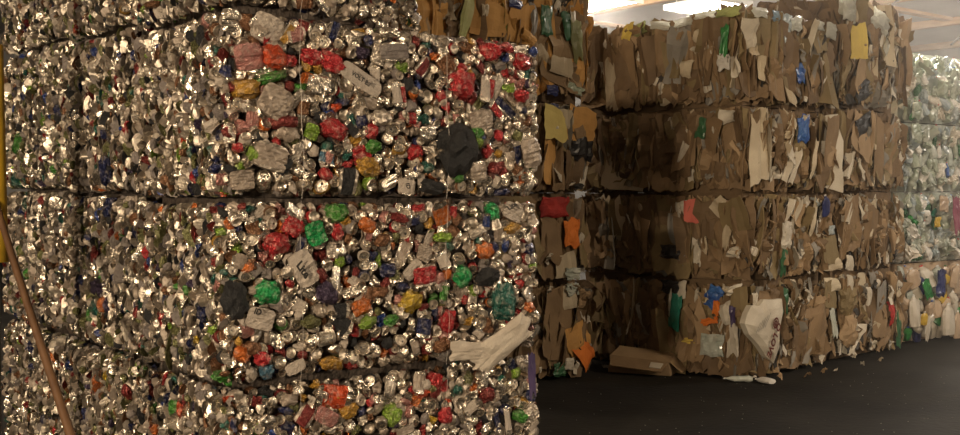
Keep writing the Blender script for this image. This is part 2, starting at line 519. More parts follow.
class Bale:
    """one baled block: C front corner on its base, e along the front face, L long, W deep"""
    def __init__(s, name, C, e, L, W, z0, H, over=0.0):
        s.over = over; s.wave = 0.09; s.gap = 0.006; s.emin = s.lmin = -0.12
        e = Vector(e).normalized(); l = Vector((-e.y, e.x, 0))
        s.C = Vector((C[0], C[1], z0)); s.e, s.l, s.L, s.W, s.H = e, l, L, W, H
        s.base = s.C + e * (L / 2) + l * (W / 2)
        s.root = empty(name, s.base)
        s.items = []
        s.front = Face(s.C, e, L, H)
        s.left = Face(s.C + l * W, -l, W, H)
    def put(s, tpl, mats, M, name, keep=False):
        V = TPL[tpl][0]; A = np.array(M.to_3x3()); P = V @ A.T + np.array(M.translation - s.C)
        tr = M.translation
        w0 = max(0.0, s.wave * noise.noise(Vector((tr.x * 3.4, tr.y * 3.4, s.C.z * 7.0)))) if s.C.z > 0.1 else 0.0
        w1 = -max(0.0, s.wave * noise.noise(Vector((tr.x * 3.4, tr.y * 3.4, s.C.z * 7.0 + 40.0))))
        for ax, lo, hi in ((UP, w0 + random.uniform(0.0, 0.012), s.H + s.over + w1 - random.uniform(0.0, 0.012)), (s.e, s.emin, s.L - 0.004), (s.l, s.lmin, s.W - 0.004)):
            q = P @ np.array(ax); a, c = q.min(), q.max()
            if c - a > hi - lo:                       # too tall for the bale: squeeze it
                k = (hi - lo) / (c - a); M = Matrix.Translation(M.translation) @ Matrix.Scale(k, 4, ax) @ M.to_3x3().to_4x4()
                mid = M.translation
                P = V @ np.array(M.to_3x3()).T + np.array(mid - s.C); q = P @ np.array(ax); a, c = q.min(), q.max()
            sh = lo - a if a < lo else (hi - c if c > hi else 0.0)
            if sh: M = Matrix.Translation(ax * sh) @ M; P = P + np.array(ax) * sh
        s.items.append((tpl, mats, M, name, keep))
    def child(s, name, me, M):
        o = bpy.data.objects.new(name, me)
        link(o, s.root)
        o.matrix_basis = Matrix.Translation(-s.base) @ M
        return o
    def core(s, m, inset=0.07, top=0.004):
        r = random.Random(hash((round(s.base.x, 3), round(s.base.z, 3))) & 0xffff)
        V, Fs = [], []
        x0, x1, y0, y1, z0, z1 = inset, s.L - inset, inset, s.W - 0.02, 0.0, s.H + (0.0 if s.over else s.gap - 0.0005)
        def quad(a, b, c, n1, n2):
            k = len(V)
            for j in range(n2 + 1):
                for i in range(n1 + 1):
                    p = a + (b - a) * (i / n1) + (c - a) * (j / n2)
                    jt = 0.016
                    nn = noise.noise_vector(p * 9 + s.base) * jt
                    V.append(p + nn)
            for j in range(n2):
                for i in range(n1):
                    q = k + j * (n1 + 1) + i
                    Fs.append((q, q + 1, q + n1 + 2)); Fs.append((q, q + n1 + 2, q + n1 + 1))
        v = lambda a, b, c: Vector((a, b, c))
        quad(v(x0, y0, z0), v(x1, y0, z0), v(x0, y0, z1), 22, 11)
        quad(v(x0, y1, z0), v(x0, y0, z0), v(x0, y1, z1), 14, 11)
        quad(v(x1, y0, z0), v(x1, y1, z0), v(x1, y0, z1), 14, 11)
        quad(v(x1, y1, z0), v(x0, y1, z0), v(x1, y1, z1), 22, 11)
        quad(v(x0, y0, z1), v(x1, y0, z1), v(x0, y1, z1), 22, 14)
        quad(v(x0, y1, z0), v(x1, y1, z0), v(x0, y0, z0), 2, 2)
        W = []
        for p in V:
            q = s.C + s.e * p.x + s.l * p.y
            z = min(max(s.C.z + p.z, s.C.z), s.C.z + z1)
            W.append((q.x - s.base.x, q.y - s.base.y, z - s.base.z))
        me = raw_mesh('bale_core', W, Fs, [0] * len(Fs), [m])
        o = bpy.data.objects.new('bale_core', me); link(o, s.root)
    def flush(s, rest_name, limit=292):
        scored = []
        for it in s.items:
            M = it[2]; p = M.translation
            x, y, d = proj(p)
            sx, sy = M.col[0].xyz.length, M.col[1].xyz.length
            a = sx * sy / (d * d)
            inside = (-8 < x < 968 and -8 < y < 443)
            scored.append(((1 if it[4] else 0, 1 if inside else 0, a), it))
        scored.sort(key=lambda q: q[0], reverse=True)
        objs = []
        for _, (tpl, mats, M, name, keep) in scored[:limit]:
            objs.append((s.child(name, mesh_of(tpl, mats), M), keep))
        rest = scored[limit:]
        if rest:
            Vs, Ts, Ms, mats_all, mi, k = [], [], [], [], {}, 0
            for _, (tpl, mats, M, name, keep) in rest:
                V, T, Mx = TPL[tpl]
                A = np.array(M.to_3x3()); t = np.array(M.translation - s.base)
                Vs.append(V @ A.T + t); Ts.append(T + k); k += len(V)
                lut = []
                for m in mats:
                    if m.name not in mi: mi[m.name] = len(mats_all); mats_all.append(m)
                    lut.append(mi[m.name])
                Ms.append(np.array(lut)[np.clip(Mx, 0, len(lut) - 1)])
            me = raw_mesh(rest_name, np.concatenate(Vs), np.concatenate(Ts), np.concatenate(Ms), mats_all)
            o = bpy.data.objects.new(rest_name, me); link(o, s.root); o['kind'] = 'stuff'
        return objs

def orient(face, x, y, d, w, h, t, ang=0.0, rx=0.0, ry=0.0):
    """matrix: local x,y in the face plane, local z outward; size w x h x t metres"""
    R = Matrix((face.u, UP, face.n)).transposed().to_4x4()
    return (Matrix.Translation(face.at(x, y, d)) @ R @ Matrix.Rotation(ang, 4, 'Z') @ Matrix.Rotation(rx, 4, 'X')
            @ Matrix.Rotation(ry, 4, 'Y') @ Matrix.Diagonal((w, h, t, 1)))

class Hash2:
    def __init__(s, c): s.c, s.d = c, {}
    def near(s, x, y):
        i, j = int(x // s.c), int(y // s.c)
        for a in (-2, -1, 0, 1, 2):
            for b in (-2, -1, 0, 1, 2):
                yield from s.d.get((i + a, j + b), ())
    def add(s, x, y, r): s.d.setdefault((int(x // s.c), int(y // s.c)), []).append((x, y, r))

FRONT_W = [('silver', 26), ('silver2', 24), ('dull', 18), ('white', 12), ('grey', 4), ('red', 5), ('darkred', 6), ('pink', 5), ('orange', 2),
           ('gold', 1.5), ('lime', 1), ('green', 1), ('teal', 1.5), ('navy', 3), ('blue', 1), ('black', 4), ('brown', 7), ('purple', 1), ('olive', 2)]
SIDE_W = [('silver', 28), ('silver2', 32), ('dull', 14), ('white', 3), ('grey', 10), ('darkred', 2), ('brown', 6), ('navy', 2.5), ('olive', 8),
          ('green', 0.8), ('teal', 1.2), ('black', 4), ('purple', 1), ('red', 0.5), ('orange', 0.3), ('blue', 0.6), ('lime', 0.4)]
def pick(r, tbl):
    t = r.uniform(0, sum(w for _, w in tbl))
    for k, w in tbl:
        t -= w
        if t <= 0: return k
    return tbl[0][0]

def edge_off(face, x, y, amt=0.055, rad=0.04):
    e = min(y, face.h - y)
    ex = min(x, face.w - x)
    return -amt * math.exp(-(max(e, 0) / rad) ** 2) - 0.5 * amt * math.exp(-(max(ex, 0) / rad) ** 2)

def can_item(b, face, r, kind, key, x, y, w, h, ang, keep=False, proud=0.0, name=None):
    body = CANC[key]
    d = edge_off(face, x, y) + 0.02 * noise.noise(Vector((x * 4, y * 4, face.O.x))) + proud
    rim = SILVER if r.random() < 0.7 else SILVER2
    if kind == 'lid':
        s = (w + h) / 2
        M = orient(face, x, y, d + r.uniform(-0.012, 0.012), s, s, s, r.uniform(0, 6.28), r.uniform(-0.55, 0.55), r.uniform(-0.55, 0.55))
        b.put('lid%d' % r.randrange(NL), [rim, body, K['dark']], M, name or 'crushed_can', keep)
    elif kind == 'flat':
        M = orient(face, x, y, d + r.uniform(-0.015, 0.012), w, h, min(w, h), ang, r.uniform(-0.35, 0.35), r.uniform(-0.35, 0.35))
        b.put('flat%d' % r.randrange(NF), [rim, body], M, name or 'flattened_can', keep)
    elif kind == 'panel':
        M = orient(face, x, y, d + 0.012, w, h, min(w, h) * 0.8, ang, r.uniform(-0.08, 0.08), r.uniform(-0.08, 0.08))
        b.put('panel%d' % r.randrange(4), [rim if r.random() < .5 else body, body], M, name or 'flattened_can', keep)
    elif kind == 'wad':
        M = orient(face, x, y, d + r.uniform(-0.02, 0.008), w, h, (w + h) / 2, ang, r.uniform(-0.4, 0.4), r.uniform(-0.4, 0.4))
        b.put('bigwad%d' % r.randrange(10) if (keep and w + h > 0.13) else r.choice(['wad%d', 'flake%d', 'flake%d']) % r.randrange(14), [body], M, name or 'crumpled_can', keep)
    elif kind == 'sliver':
        M = orient(face, x, y, d + r.uniform(-0.02, 0.012), w, h, r.uniform(0.03, 0.05), ang, r.uniform(-0.2, 0.2), r.uniform(-0.6, 0.6))
        b.put(r.choice(['pleat%d'] * 5 + ['sliver%d'] * 2 + ['flake%d'] * 3) % r.randrange(14), [body], M, name or 'crushed_can', keep)

def spec_place(b, face, specs, H, seed, fore, side=False):
    """items read off the photograph: px, py, w px, h px, kind, colour, angle in degrees"""
    r = random.Random(seed); out = []
    for sp in specs:
        px, py, w, h, kind, key = sp[:6]; ang = math.radians(sp[6]) if len(sp) > 6 else r.uniform(-0.4, 0.4)
        x, y = face.xy(px, py)
        if not (-0.02 < x < face.w + 0.03 and 0.0 < y < face.h): continue
        s = face.ppm(x, y)
        wm, hm = w / s / fore, h / s
        can_item(b, face, r, kind, key, x, y, wm * 0.98, hm * 0.98, ang, True, 0.012)
        H.add(x * (1.9 if side else 1), y, (wm + hm) / 2 * (0.85 if side else 0.72))
    return out

def fill_front(b, face, specs, seed, fore=0.80):
    r = random.Random(seed); H = Hash2(0.06)
    spec_place(b, face, specs, H, seed + 1, fore)
    for _ in range(12000):
        x, y = r.uniform(0.0, face.w), r.uniform(0.0, face.h)
        k = r.random()
        if k < 0.44: kind, w, h = 'lid', r.uniform(0.050, 0.064), 0
        elif k < 0.60: kind, w, h = 'flat', r.uniform(0.045, 0.065), r.uniform(0.065, 0.10)
        elif k < 0.64: kind, w, h = 'panel', r.uniform(0.06, 0.10), r.uniform(0.08, 0.11)
        else: kind, w, h = 'wad', r.uniform(0.034, 0.07), r.uniform(0.034, 0.075)
        if kind == 'lid': h = w
        s = (w + h) / 2
        if any((x - a) ** 2 + (y - c) ** 2 < (0.345 * (s + q)) ** 2 for a, c, q in H.near(x, y)): continue
        H.add(x, y, s)
        can_item(b, face, r, kind, pick(r, FRONT_W), x, y, w, h, r.uniform(0, 6.28))

def fill_side(b, face, specs, seed, fore=0.75):
    r = random.Random(seed); H = Hash2(0.05)
    spec_place(b, face, specs, H, seed + 1, fore, True)
    for _ in range(16000):
        x, y = r.uniform(0.0, face.w), r.uniform(0.0, face.h)
        k = r.random()
        if k < 0.78: kind, w, h = 'sliver', r.uniform(0.011, 0.024), r.uniform(0.035, 0.09)
        elif k < 0.93: kind, w, h = 'wad', r.uniform(0.018, 0.035), r.uniform(0.03, 0.06)
        else: kind, w, h = 'lid', r.uniform(0.036, 0.05), r.uniform(0.036, 0.05)
        s = 0.5 * (1.9 * w + h)
        if any((x * 1.9 - a) ** 2 + (y - c) ** 2 < (0.36 * (s + q)) ** 2 for a, c, q in H.near(x * 1.9, y)): continue
        H.add(x * 1.9, y, s)
        can_item(b, face, r, kind, pick(r, SIDE_W), x, y, w, h, r.gauss(0, 0.28))

def wire(b, face, x, r, bow=0.012):
    """thin vertical tie wire lying on a face"""
    pts = [face.at(x + r.uniform(-0.006, 0.006) + 0.01 * math.sin(k), -0.005 + face.h * (k / 7.0), 0.022 + bow * math.sin(k / 7.0 * math.pi)) for k in range(8)]
    V, T = [], []
    for k, p in enumerate(pts):
        for a in range(4):
            an = a * math.pi / 2
            V.append(p + (face.u * math.cos(an) + face.n * math.sin(an)) * 0.0008 - b.base)
    for k in range(7):
        for a in range(4):
            i, j = k * 4 + a, k * 4 + (a + 1) % 4
            T.append((i, j, j + 4)); T.append((i, j + 4, i + 4))
    me = raw_mesh('tie_wire', [tuple(v) for v in V], T, [0] * len(T), [WIRE])
    o = bpy.data.objects.new('tie_wire', me); link(o, b.root)

def lettering(txt, size, m, parent_root, base, Mw, name='printed_lettering', extrude=0.0006):
    cu = bpy.data.curves.new('lettering', 'FONT'); cu.body = txt; cu.size = size; cu.extrude = extrude
    cu.offset = size * 0.035
    cu.align_x = 'CENTER'; cu.align_y = 'CENTER'; cu.resolution_u = 2
    to = bpy.data.objects.new('tmp_lettering', cu); COL.objects.link(to)
    dg = bpy.context.evaluated_depsgraph_get()
    me = bpy.data.meshes.new_from_object(to.evaluated_get(dg))
    bpy.data.objects.remove(to); bpy.data.curves.remove(cu)
    me.name = name; me.materials.clear(); me.materials.append(m)
    o = bpy.data.objects.new(name, me); link(o, parent_root)
    pm = Matrix.Translation(base)
    o.matrix_basis = pm.inverted() @ Mw
    return o

# ------------------------------------------------------------------ the setting
def hallpt(s, t, z=0.0): return C0 + E0 * s + L0 * t + UP * z
S0, S1, T0, T1 = -9.0, 26.0, -11.0, 24.0
def poly(name, pts, m, kind='structure', parent=None):
    me = bpy.data.meshes.new(name); me.from_pydata([tuple(p) for p in pts], [], [tuple(range(len(pts)))]); me.materials.append(m)
    o = link(bpy.data.objects.new(name, me), parent)
    if kind: o['kind'] = kind
    return o
def slab(name, c, u, v, w, hu, hv, hw, m, parent=None):
    """box: centre c, half sizes along u, v, w"""
    V = []
    for a in (-1, 1):
        for b in (-1, 1):
            for d in (-1, 1): V.append(tuple(c + u * (hu * a) + v * (hv * b) + w * (hw * d)))
    Fs = [(0, 1, 3, 2), (4, 6, 7, 5), (0, 4, 5, 1), (2, 3, 7, 6), (0, 2, 6, 4), (1, 5, 7, 3)]
    me = bpy.data.meshes.new(name); me.from_pydata(V, [], Fs); me.materials.append(m)
    return link(bpy.data.objects.new(name, me), parent)

FLOORM = mat('asphalt_floor', (0.014, 0.013, 0.012), 0, 0.85, (0.024, 0.022, 0.019), 1.6, 0.35, 0.7, bump=0.5, bscale=18, detail=8, spec=0.12)
INSUL = mat('grey_insulation', (0.42, 0.40, 0.37), 0, 0.7, (0.34, 0.32, 0.30), 0.8, 0.4, 0.6, bump=0.6, bscale=1.4)
WOOD = mat('joist_wood', (0.42, 0.26, 0.13), 0, 0.7, (0.34, 0.20, 0.10), 3, 0.4, 0.6, stretch=(1, 1, 6))
WALLM = mat('block_wall', (0.33, 0.31, 0.28), 0, 0.8, (0.27, 0.25, 0.23), 2, 0.4, 0.6)
poly('floor', [hallpt(S0, T0), hallpt(S1, T0), hallpt(S1, T1), hallpt(S0, T1)], FLOORM)
ceil = poly('ceiling', [hallpt(S0, T0, CEIL + .28), hallpt(S0, T1, CEIL + .28), hallpt(S1, T1, CEIL + .28), hallpt(S1, T0, CEIL + .28)], INSUL)
poly('wall_back', [hallpt(S0, T1), hallpt(S1, T1), hallpt(S1, T1, CEIL + .28), hallpt(S0, T1, CEIL + .28)], WALLM)
poly('wall_right', [hallpt(S1, T1), hallpt(S1, T0), hallpt(S1, T0, CEIL + .28), hallpt(S1, T1, CEIL + .28)], WALLM)
poly('wall_left', [hallpt(S0, T0), hallpt(S0, T1), hallpt(S0, T1, CEIL + .28), hallpt(S0, T0, CEIL + .28)], WALLM)
poly('wall_front', [hallpt(S1, T0), hallpt(S0, T0), hallpt(S0, T0, CEIL + .28), hallpt(S1, T0, CEIL + .28)], WALLM)
for k in range(10):                                   # roof joists run front to back
    s = S0 + 1.5 + k * 3.6
    slab('joist', hallpt(s, (T0 + T1) / 2, CEIL + 0.20), E0, L0, UP, 0.09, (T1 - T0) / 2 - 0.01, 0.078, WOOD, ceil)
for k in range(6):                                    # cross bridging between joists, and slanted braces
    t = T0 + 4 + k * 5.2
    slab('purlin', hallpt((S0 + S1) / 2, t, CEIL + 0.24), E0, L0, UP, (S1 - S0) / 2 - 0.01, 0.10, 0.035, WOOD, ceil)
for k, (s, t) in enumerate(((17.0, 7.4), (19.4, 9.0), (19.4, 12.0), (21.8, 8.6))):
    d = (E0 * 1.4 + UP * 0.75).normalized()
    slab('brace', hallpt(s, t, CEIL - 0.05), d, L0, d.cross(L0), 0.55, 0.018, 0.018, mat('brace_steel', (0.12, 0.10, 0.09), 0.6, 0.5), ceil)

TUBE = mat('fluorescent_tube', (1.0, 0.93, 0.82), 0, 0.5, emit=9.0)
HOUS = mat('white_enamel', (0.7, 0.68, 0.62), 0, 0.4)
def fixture(x, y, watts, col, label):
    root = empty('ceiling_light', (x, y, CEIL - 0.10))
    tag(root, label, 'lamp', 'fluorescent lamps under the roof joists')
    o0 = Vector((x, y, CEIL - 0.10))
    def part(nm, c, hu, hv, hw, m):
        o = slab(nm, c - o0, L0, E0, UP, hu, hv, hw, m, root); return o
    part('housing', o0 + UP * 0.045, 0.66, 0.50, 0.03, HOUS)
    for q in (-1, 1): part('end_cap', o0 + L0 * (0.65 * q), 0.012, 0.50, 0.03, HOUS)
    for q in range(4): part('tube', o0 + E0 * (-0.36 + 0.24 * q) - UP * 0.005, 0.63, 0.035, 0.014, TUBE)
    for q in (-1, 1):
        for v in (-1, 1): part('hanger', o0 + L0 * (0.5 * q) + E0 * (0.3 * v) + UP * 0.125, 0.006, 0.006, 0.055, HOUS)
    la = bpy.data.lights.new('tube_light', 'AREA'); la.shape = 'RECTANGLE'; la.size = 1.3; la.size_y = 1.0
    la.energy = watts; la.color = col
    lo = bpy.data.objects.new('tube_light', la); link(lo, root)
    lo.location = (0, 0, -0.04)
    la.energy = watts * 0.8
    pl_ = bpy.data.lights.new('tube_glow', 'POINT'); pl_.shadow_soft_size = 0.12; pl_.energy = watts * (0.7 if y > 12 else 0.15); pl_.color = col
    po_ = bpy.data.objects.new('tube_glow', pl_); link(po_, root); po_.location = (0, 0, -0.18)
    lo.rotation_euler = (0, 0, math.atan2(L0.y, L0.x))
LAMP_LABELS = ['fluorescent lamp under the roof over the floor before the far can column', 'fluorescent lamp under the roof over the open floor before the cardboard stack',
               'fluorescent lamp under the roof over the floor before the plastic bottle bales', 'fluorescent lamp under the roof right behind the cardboard stack',
               'fluorescent lamp under the roof behind the can columns', 'bright white fluorescent lamp over the shaded side of the cardboard stack, nearer the can stack',
               'bright white fluorescent lamp just above the corner of the cardboard stack', 'fluorescent lamp under the roof behind the plastic bottle bales']
for i, (x, y, w, c) in enumerate(LAMPS):
    fixture(x, y, w, c, LAMP_LABELS[i])  # only the bright white fixtures are in view

# assumed unseen floodlight, tripod made up, behind and beside the camera; its low beam throws the can stack's shadow on the cardboard
fx, fy, fz, fw = ASSUMED_FLOOD
fl = empty('work_light', (fx, fy, 0))
tag(fl, 'black tripod floodlight standing on the open floor facing the can stack', 'lamp')
aim = (Vector((-0.3, 6.5, 1.6)) - Vector((fx, fy, fz))).normalized(); sd_ = aim.cross(UP).normalized(); up_ = sd_.cross(aim)
DARKM = mat('black_metal', (0.02, 0.02, 0.02), 0.3, 0.5)
slab('lamp_head', Vector((0, 0, fz)) - aim * 0.07, aim, sd_, up_, 0.05, 0.22, 0.16, DARKM, fl)
slab('lens', Vector((0, 0, fz)) - aim * 0.014, aim, sd_, up_, 0.005, 0.20, 0.14, TUBE, fl)
slab('pole', Vector((0, 0, (fz - 0.2 + 0.5) / 2)) - aim * 0.07, UP, E0, L0, (fz - 0.7) / 2, 0.014, 0.014, DARKM, fl)
for q in range(3):
    an = q * 2.094; ft = Vector((0.45 * math.cos(an), 0.45 * math.sin(an), 0.012)); hb = Vector((0, 0, 0.75)) - aim * 0.07
    dd_ = (hb - ft); ln = dd_.length; dd_ = dd_ / ln; ss = dd_.orthogonal().normalized()
    slab('leg', (hb + ft) / 2, dd_, ss, dd_.cross(ss), ln / 2, 0.011, 0.011, DARKM, fl)
fa = bpy.data.lights.new('flood_beam', 'AREA'); fa.shape = 'RECTANGLE'; fa.size = 0.40; fa.size_y = 0.28; fa.energy = fw; fa.color = WARM
fo = bpy.data.objects.new('flood_beam', fa); link(fo, fl)
fo.matrix_basis = Matrix.Translation(Vector((0, 0, fz))) @ Matrix((sd_, up_, -aim)).transposed().to_4x4()

# ------------------------------------------------------------------ can bales
A3 = [(267,20,27,27,'panel','white',-20),(282,12,10,10,'wad','red'),(269,38,14,10,'wad','red'),(287,34,16,10,'flat','gold',60),(332,32,20,13,'flat','navy',80),
 (272,57,22,24,'wad','redorange'),(288,61,15,14,'wad','red'),(312,57,20,18,'wad','red'),(330,63,22,20,'wad','red'),(247,57,25,25,'panel','pink',10),
 (239,66,10,7,'wad','darkred'),(340,12,12,8,'wad','gold'),(351,13,8,9,'wad','red'),(320,16,12,8,'wad','teal'),(370,40,10,11,'wad','navy'),(362,53,14,13,'wad','purple'),
 (335,44,13,13,'lid','silver'),(352,24,13,13,'lid','silver'),(320,43,13,13,'lid','silver'),(242,45,12,12,'lid','silver'),
 (392,30,18,14,'wad','silver'),(409,41,13,13,'lid','silver'),(467,40,12,12,'lid','silver'),(462,46,12,12,'lid','silver'),(447,40,14,12,'lid','dull'),
 (392,52,28,18,'panel','grey',8),(487,52,18,18,'wad','red'),(507,48,14,12,'wad','red'),(520,62,16,18,'wad','red'),(504,58,8,8,'wad','blue'),(462,67,12,8,'wad','red'),
 (535,51,9,10,'wad','blue'),(437,56,10,10,'wad','orange'),(429,46,10,7,'wad','teal'),(402,67,12,11,'wad','lime'),(422,67,16,12,'flat','darkred',50),
 (245,88,26,22,'wad','gold'),(270,78,26,12,'wad','green'),(272,103,28,30,'panel','dull',-30),(281,122,24,15,'wad','darkred'),(309,132,13,15,'panel','lime',-20),
 (333,129,24,22,'wad','red'),(352,120,8,17,'flat','teal',15),(305,77,12,11,'wad','orange'),(298,89,12,10,'wad','green'),(331,88,14,22,'lid','white'),(346,85,16,20,'lid','white'),
 (344,102,12,8,'wad','navy'),(241,127,14,14,'wad','pink'),(337,108,10,9,'wad','redorange'),(321,117,12,12,'lid','black'),(357,138,14,12,'wad','gold'),(370,130,14,16,'wad','red'),
 (287,133,20,18,'wad','dull'),(313,139,10,8,'wad','black'),(460,84,24,26,'wad','red'),(484,89,9,26,'flat','white',-12),(490,89,6,26,'flat','red',-12),(497,90,10,26,'flat','white',-12),(518,96,14,14,'wad','red'),
 (507,73,8,9,'wad','red'),(395,95,8,22,'flat','white',12),(402,95,5,22,'flat','red',12),(416,100,7,14,'wad','pink'),(440,96,10,11,'wad','red'),(407,85,10,16,'wad','black'),
 (507,88,10,9,'wad','lime'),(505,108,24,10,'flat','navy',-35),(422,118,14,10,'wad','teal'),(456,148,36,54,'wad','black',-12),(475,133,14,13,'wad','green'),(480,120,22,18,'panel','dull',10),
 (541,88,8,10,'wad','pink'),(426,97,12,12,'lid','silver'),(456,104,12,12,'lid','silver'),(517,107,12,12,'lid','silver'),(527,111,12,12,'lid','silver'),(520,125,13,13,'lid','silver'),(531,130,12,12,'lid','silver'),
 (447,106,8,12,'wad','red'),(268,157,30,25,'panel','dull',-15),(283,166,17,15,'wad','black',40),(251,154,12,16,'wad','lime'),(240,165,14,13,'wad','lime'),(240,180,22,18,'panel','dull',5),
 (237,192,18,7,'wad','lime'),(235,148,10,9,'wad','red'),(321,157,6,14,'flat','sky',-20),(326,158,7,15,'flat','pink',-20),(332,160,6,14,'flat','sky',-20),(367,167,24,20,'wad','gold'),
 (371,147,14,14,'wad','green'),(357,147,10,10,'wad','gold'),(322,187,15,16,'lid','gold'),(347,187,22,18,'flat','black',85),(370,185,12,13,'lid','lime'),(263,176,14,14,'lid','silver'),
 (302,183,13,13,'lid','silver'),(302,170,13,12,'lid','silver'),(288,178,14,12,'wad','silver2'),(313,175,12,12,'wad','silver'),(414,152,14,16,'wad','red'),(397,148,12,12,'lid','gold'),
 (427,167,14,12,'wad','teal'),(518,155,7,28,'flat','navy',22),(528,153,18,27,'panel','dull',15),(430,187,22,14,'wad','black'),(495,168,14,12,'wad','darkred'),(507,192,14,9,'wad','navy'),
 (458,178,12,10,'wad','green'),(407,188,16,17,'panel','white',-8),(477,143,12,12,'wad','lime'),(477,172,16,20,'panel','dull',8),(399,160,12,12,'lid','silver'),(448,187,13,13,'lid','silver'),
 (472,192,12,11,'lid','silver'),(505,180,13,12,'lid','silver'),(360,105,14,14,'lid','silver'),(380,118,18,16,'wad','silver2'),(390,130,14,12,'lid','silver2')]
A2 = [(252,208,16,8,'wad','teal'),(337,212,20,20,'wad','green'),(293,227,20,21,'wad','red'),(275,243,24,22,'wad','red'),(312,233,17,22,'panel','emerald',20),(297,250,22,10,'flat','navy',75),
 (365,225,16,17,'wad','orange'),(337,232,11,18,'wad','red'),(223,232,9,8,'wad','lime'),(249,266,14,13,'wad','brown'),(352,259,10,10,'wad','navy'),(372,257,8,10,'wad','navy'),
 (301,268,20,34,'panel','white',28),(272,223,14,13,'lid','dull'),(225,207,14,7,'wad','darkred'),(423,206,14,10,'wad','red'),(441,215,14,26,'flat','orange',30),(453,212,8,16,'flat','red',0),
 (493,211,12,20,'wad','emerald'),(513,207,20,16,'panel','white',-20),(513,228,16,12,'wad','gold'),(441,237,17,12,'wad','lime'),(436,236,6,6,'wad','redorange'),(451,247,10,10,'wad','teal'),
 (484,250,19,18,'wad','orange'),(418,222,10,10,'wad','navy'),(403,252,24,12,'flat','dull',60),(422,253,14,16,'panel','dull',-20),(402,233,14,14,'lid','silver'),(472,222,12,12,'lid','silver'),
 (457,257,12,13,'lid','silver'),(507,236,12,12,'lid','silver'),(400,218,16,10,'wad','darkred'),(233,300,24,40,'wad','black',-15),(266,292,21,29,'wad','emerald'),(285,301,21,25,'lid','grey'),
 (327,293,20,22,'wad','purple'),(340,325,17,25,'flat','black',55),(310,322,20,14,'wad','olive'),(360,307,18,16,'wad','orange'),(366,322,18,13,'wad','lime'),(247,268,12,10,'wad','orange'),
 (257,318,24,20,'panel','white',-15),(318,275,16,15,'wad','darkred'),(287,283,8,9,'wad','red'),(217,332,8,10,'wad','lime'),(422,275,22,20,'panel','red',5),(461,276,17,22,'wad','emerald'),
 (455,280,7,8,'wad','red'),(410,302,20,24,'wad','yellow'),(447,322,13,24,'wad','red'),(425,307,10,9,'wad','darkred'),(403,287,14,10,'wad','navy'),(486,277,20,18,'wad','black'),
 (502,300,21,38,'wad','teal',-8),(485,295,10,9,'wad','red'),(423,326,13,22,'flat','navy',-10),(468,322,10,9,'wad','gold'),(443,293,8,20,'flat','green',-12),(514,317,13,13,'lid','silver'),
 (534,317,12,14,'lid','silver'),(481,323,13,14,'lid','silver'),(518,283,8,9,'wad','red'),(529,307,12,12,'wad','orange'),(242,353,15,20,'wad','orange'),(251,348,16,15,'wad','brown'),
 (260,358,13,16,'wad','red'),(225,377,20,13,'wad','green'),(245,382,10,11,'wad','red'),(256,382,12,12,'lid','white'),(268,372,12,17,'wad','sky'),(330,363,22,15,'wad','gold'),
 (352,367,20,11,'wad','red'),(303,355,8,12,'wad','darkred'),(295,367,18,11,'panel','white',20),(315,354,12,12,'lid','silver'),(315,371,12,12,'lid','silver'),(347,355,13,13,'lid','silver2'),
 (362,348,14,13,'lid','silver'),(287,337,13,12,'lid','brown'),(313,339,13,12,'lid','silver'),(380,292,14,12,'wad','brown'),(385,270,14,14,'wad','navy'),(380,240,14,12,'wad','brown'),
 (250,240,14,14,'lid','silver'),(235,222,13,13,'lid','silver'),(390,320,14,12,'wad','green'),(400,340,13,12,'lid','silver'),(440,345,16,13,'wad','brown'),(232,330,14,13,'lid','silver'),(230,345,14,13,'lid','silver')]
A1 = [(333,393,19,36,'flat','redorange',80),(340,394,14,8,'wad','gold'),(282,397,14,10,'lid','darkred'),(303,398,10,8,'wad','gold'),(232,401,9,9,'wad','redorange'),(285,410,12,9,'wad','navy'),
 (303,415,19,16,'flat','darkred',50),(323,416,22,15,'panel','pink',-30),(347,411,18,15,'wad','gold'),(362,413,11,13,'wad','navy'),(357,431,12,8,'wad','olive'),(436,381,15,17,'wad','red'),
 (423,392,14,13,'wad','redorange'),(449,400,9,8,'wad','redorange'),(443,415,13,16,'wad','red'),(393,415,15,22,'wad','lime'),(432,421,10,9,'wad','yellow'),(458,390,10,9,'wad','teal'),
 (474,388,10,10,'wad','orange'),(487,395,14,17,'wad','darkred'),(498,421,7,24,'flat','navy',0),(505,420,6,26,'flat','white',0),(518,416,14,13,'wad','green'),(517,373,10,14,'wad','lime'),
 (404,401,9,7,'wad','pink'),(402,429,18,10,'panel','dull',10),(250,428,14,12,'lid','silver'),(265,420,18,12,'wad','silver'),(288,400,16,12,'wad','dull'),(430,405,12,12,'lid','silver'),(461,403,13,13,'lid','white')]
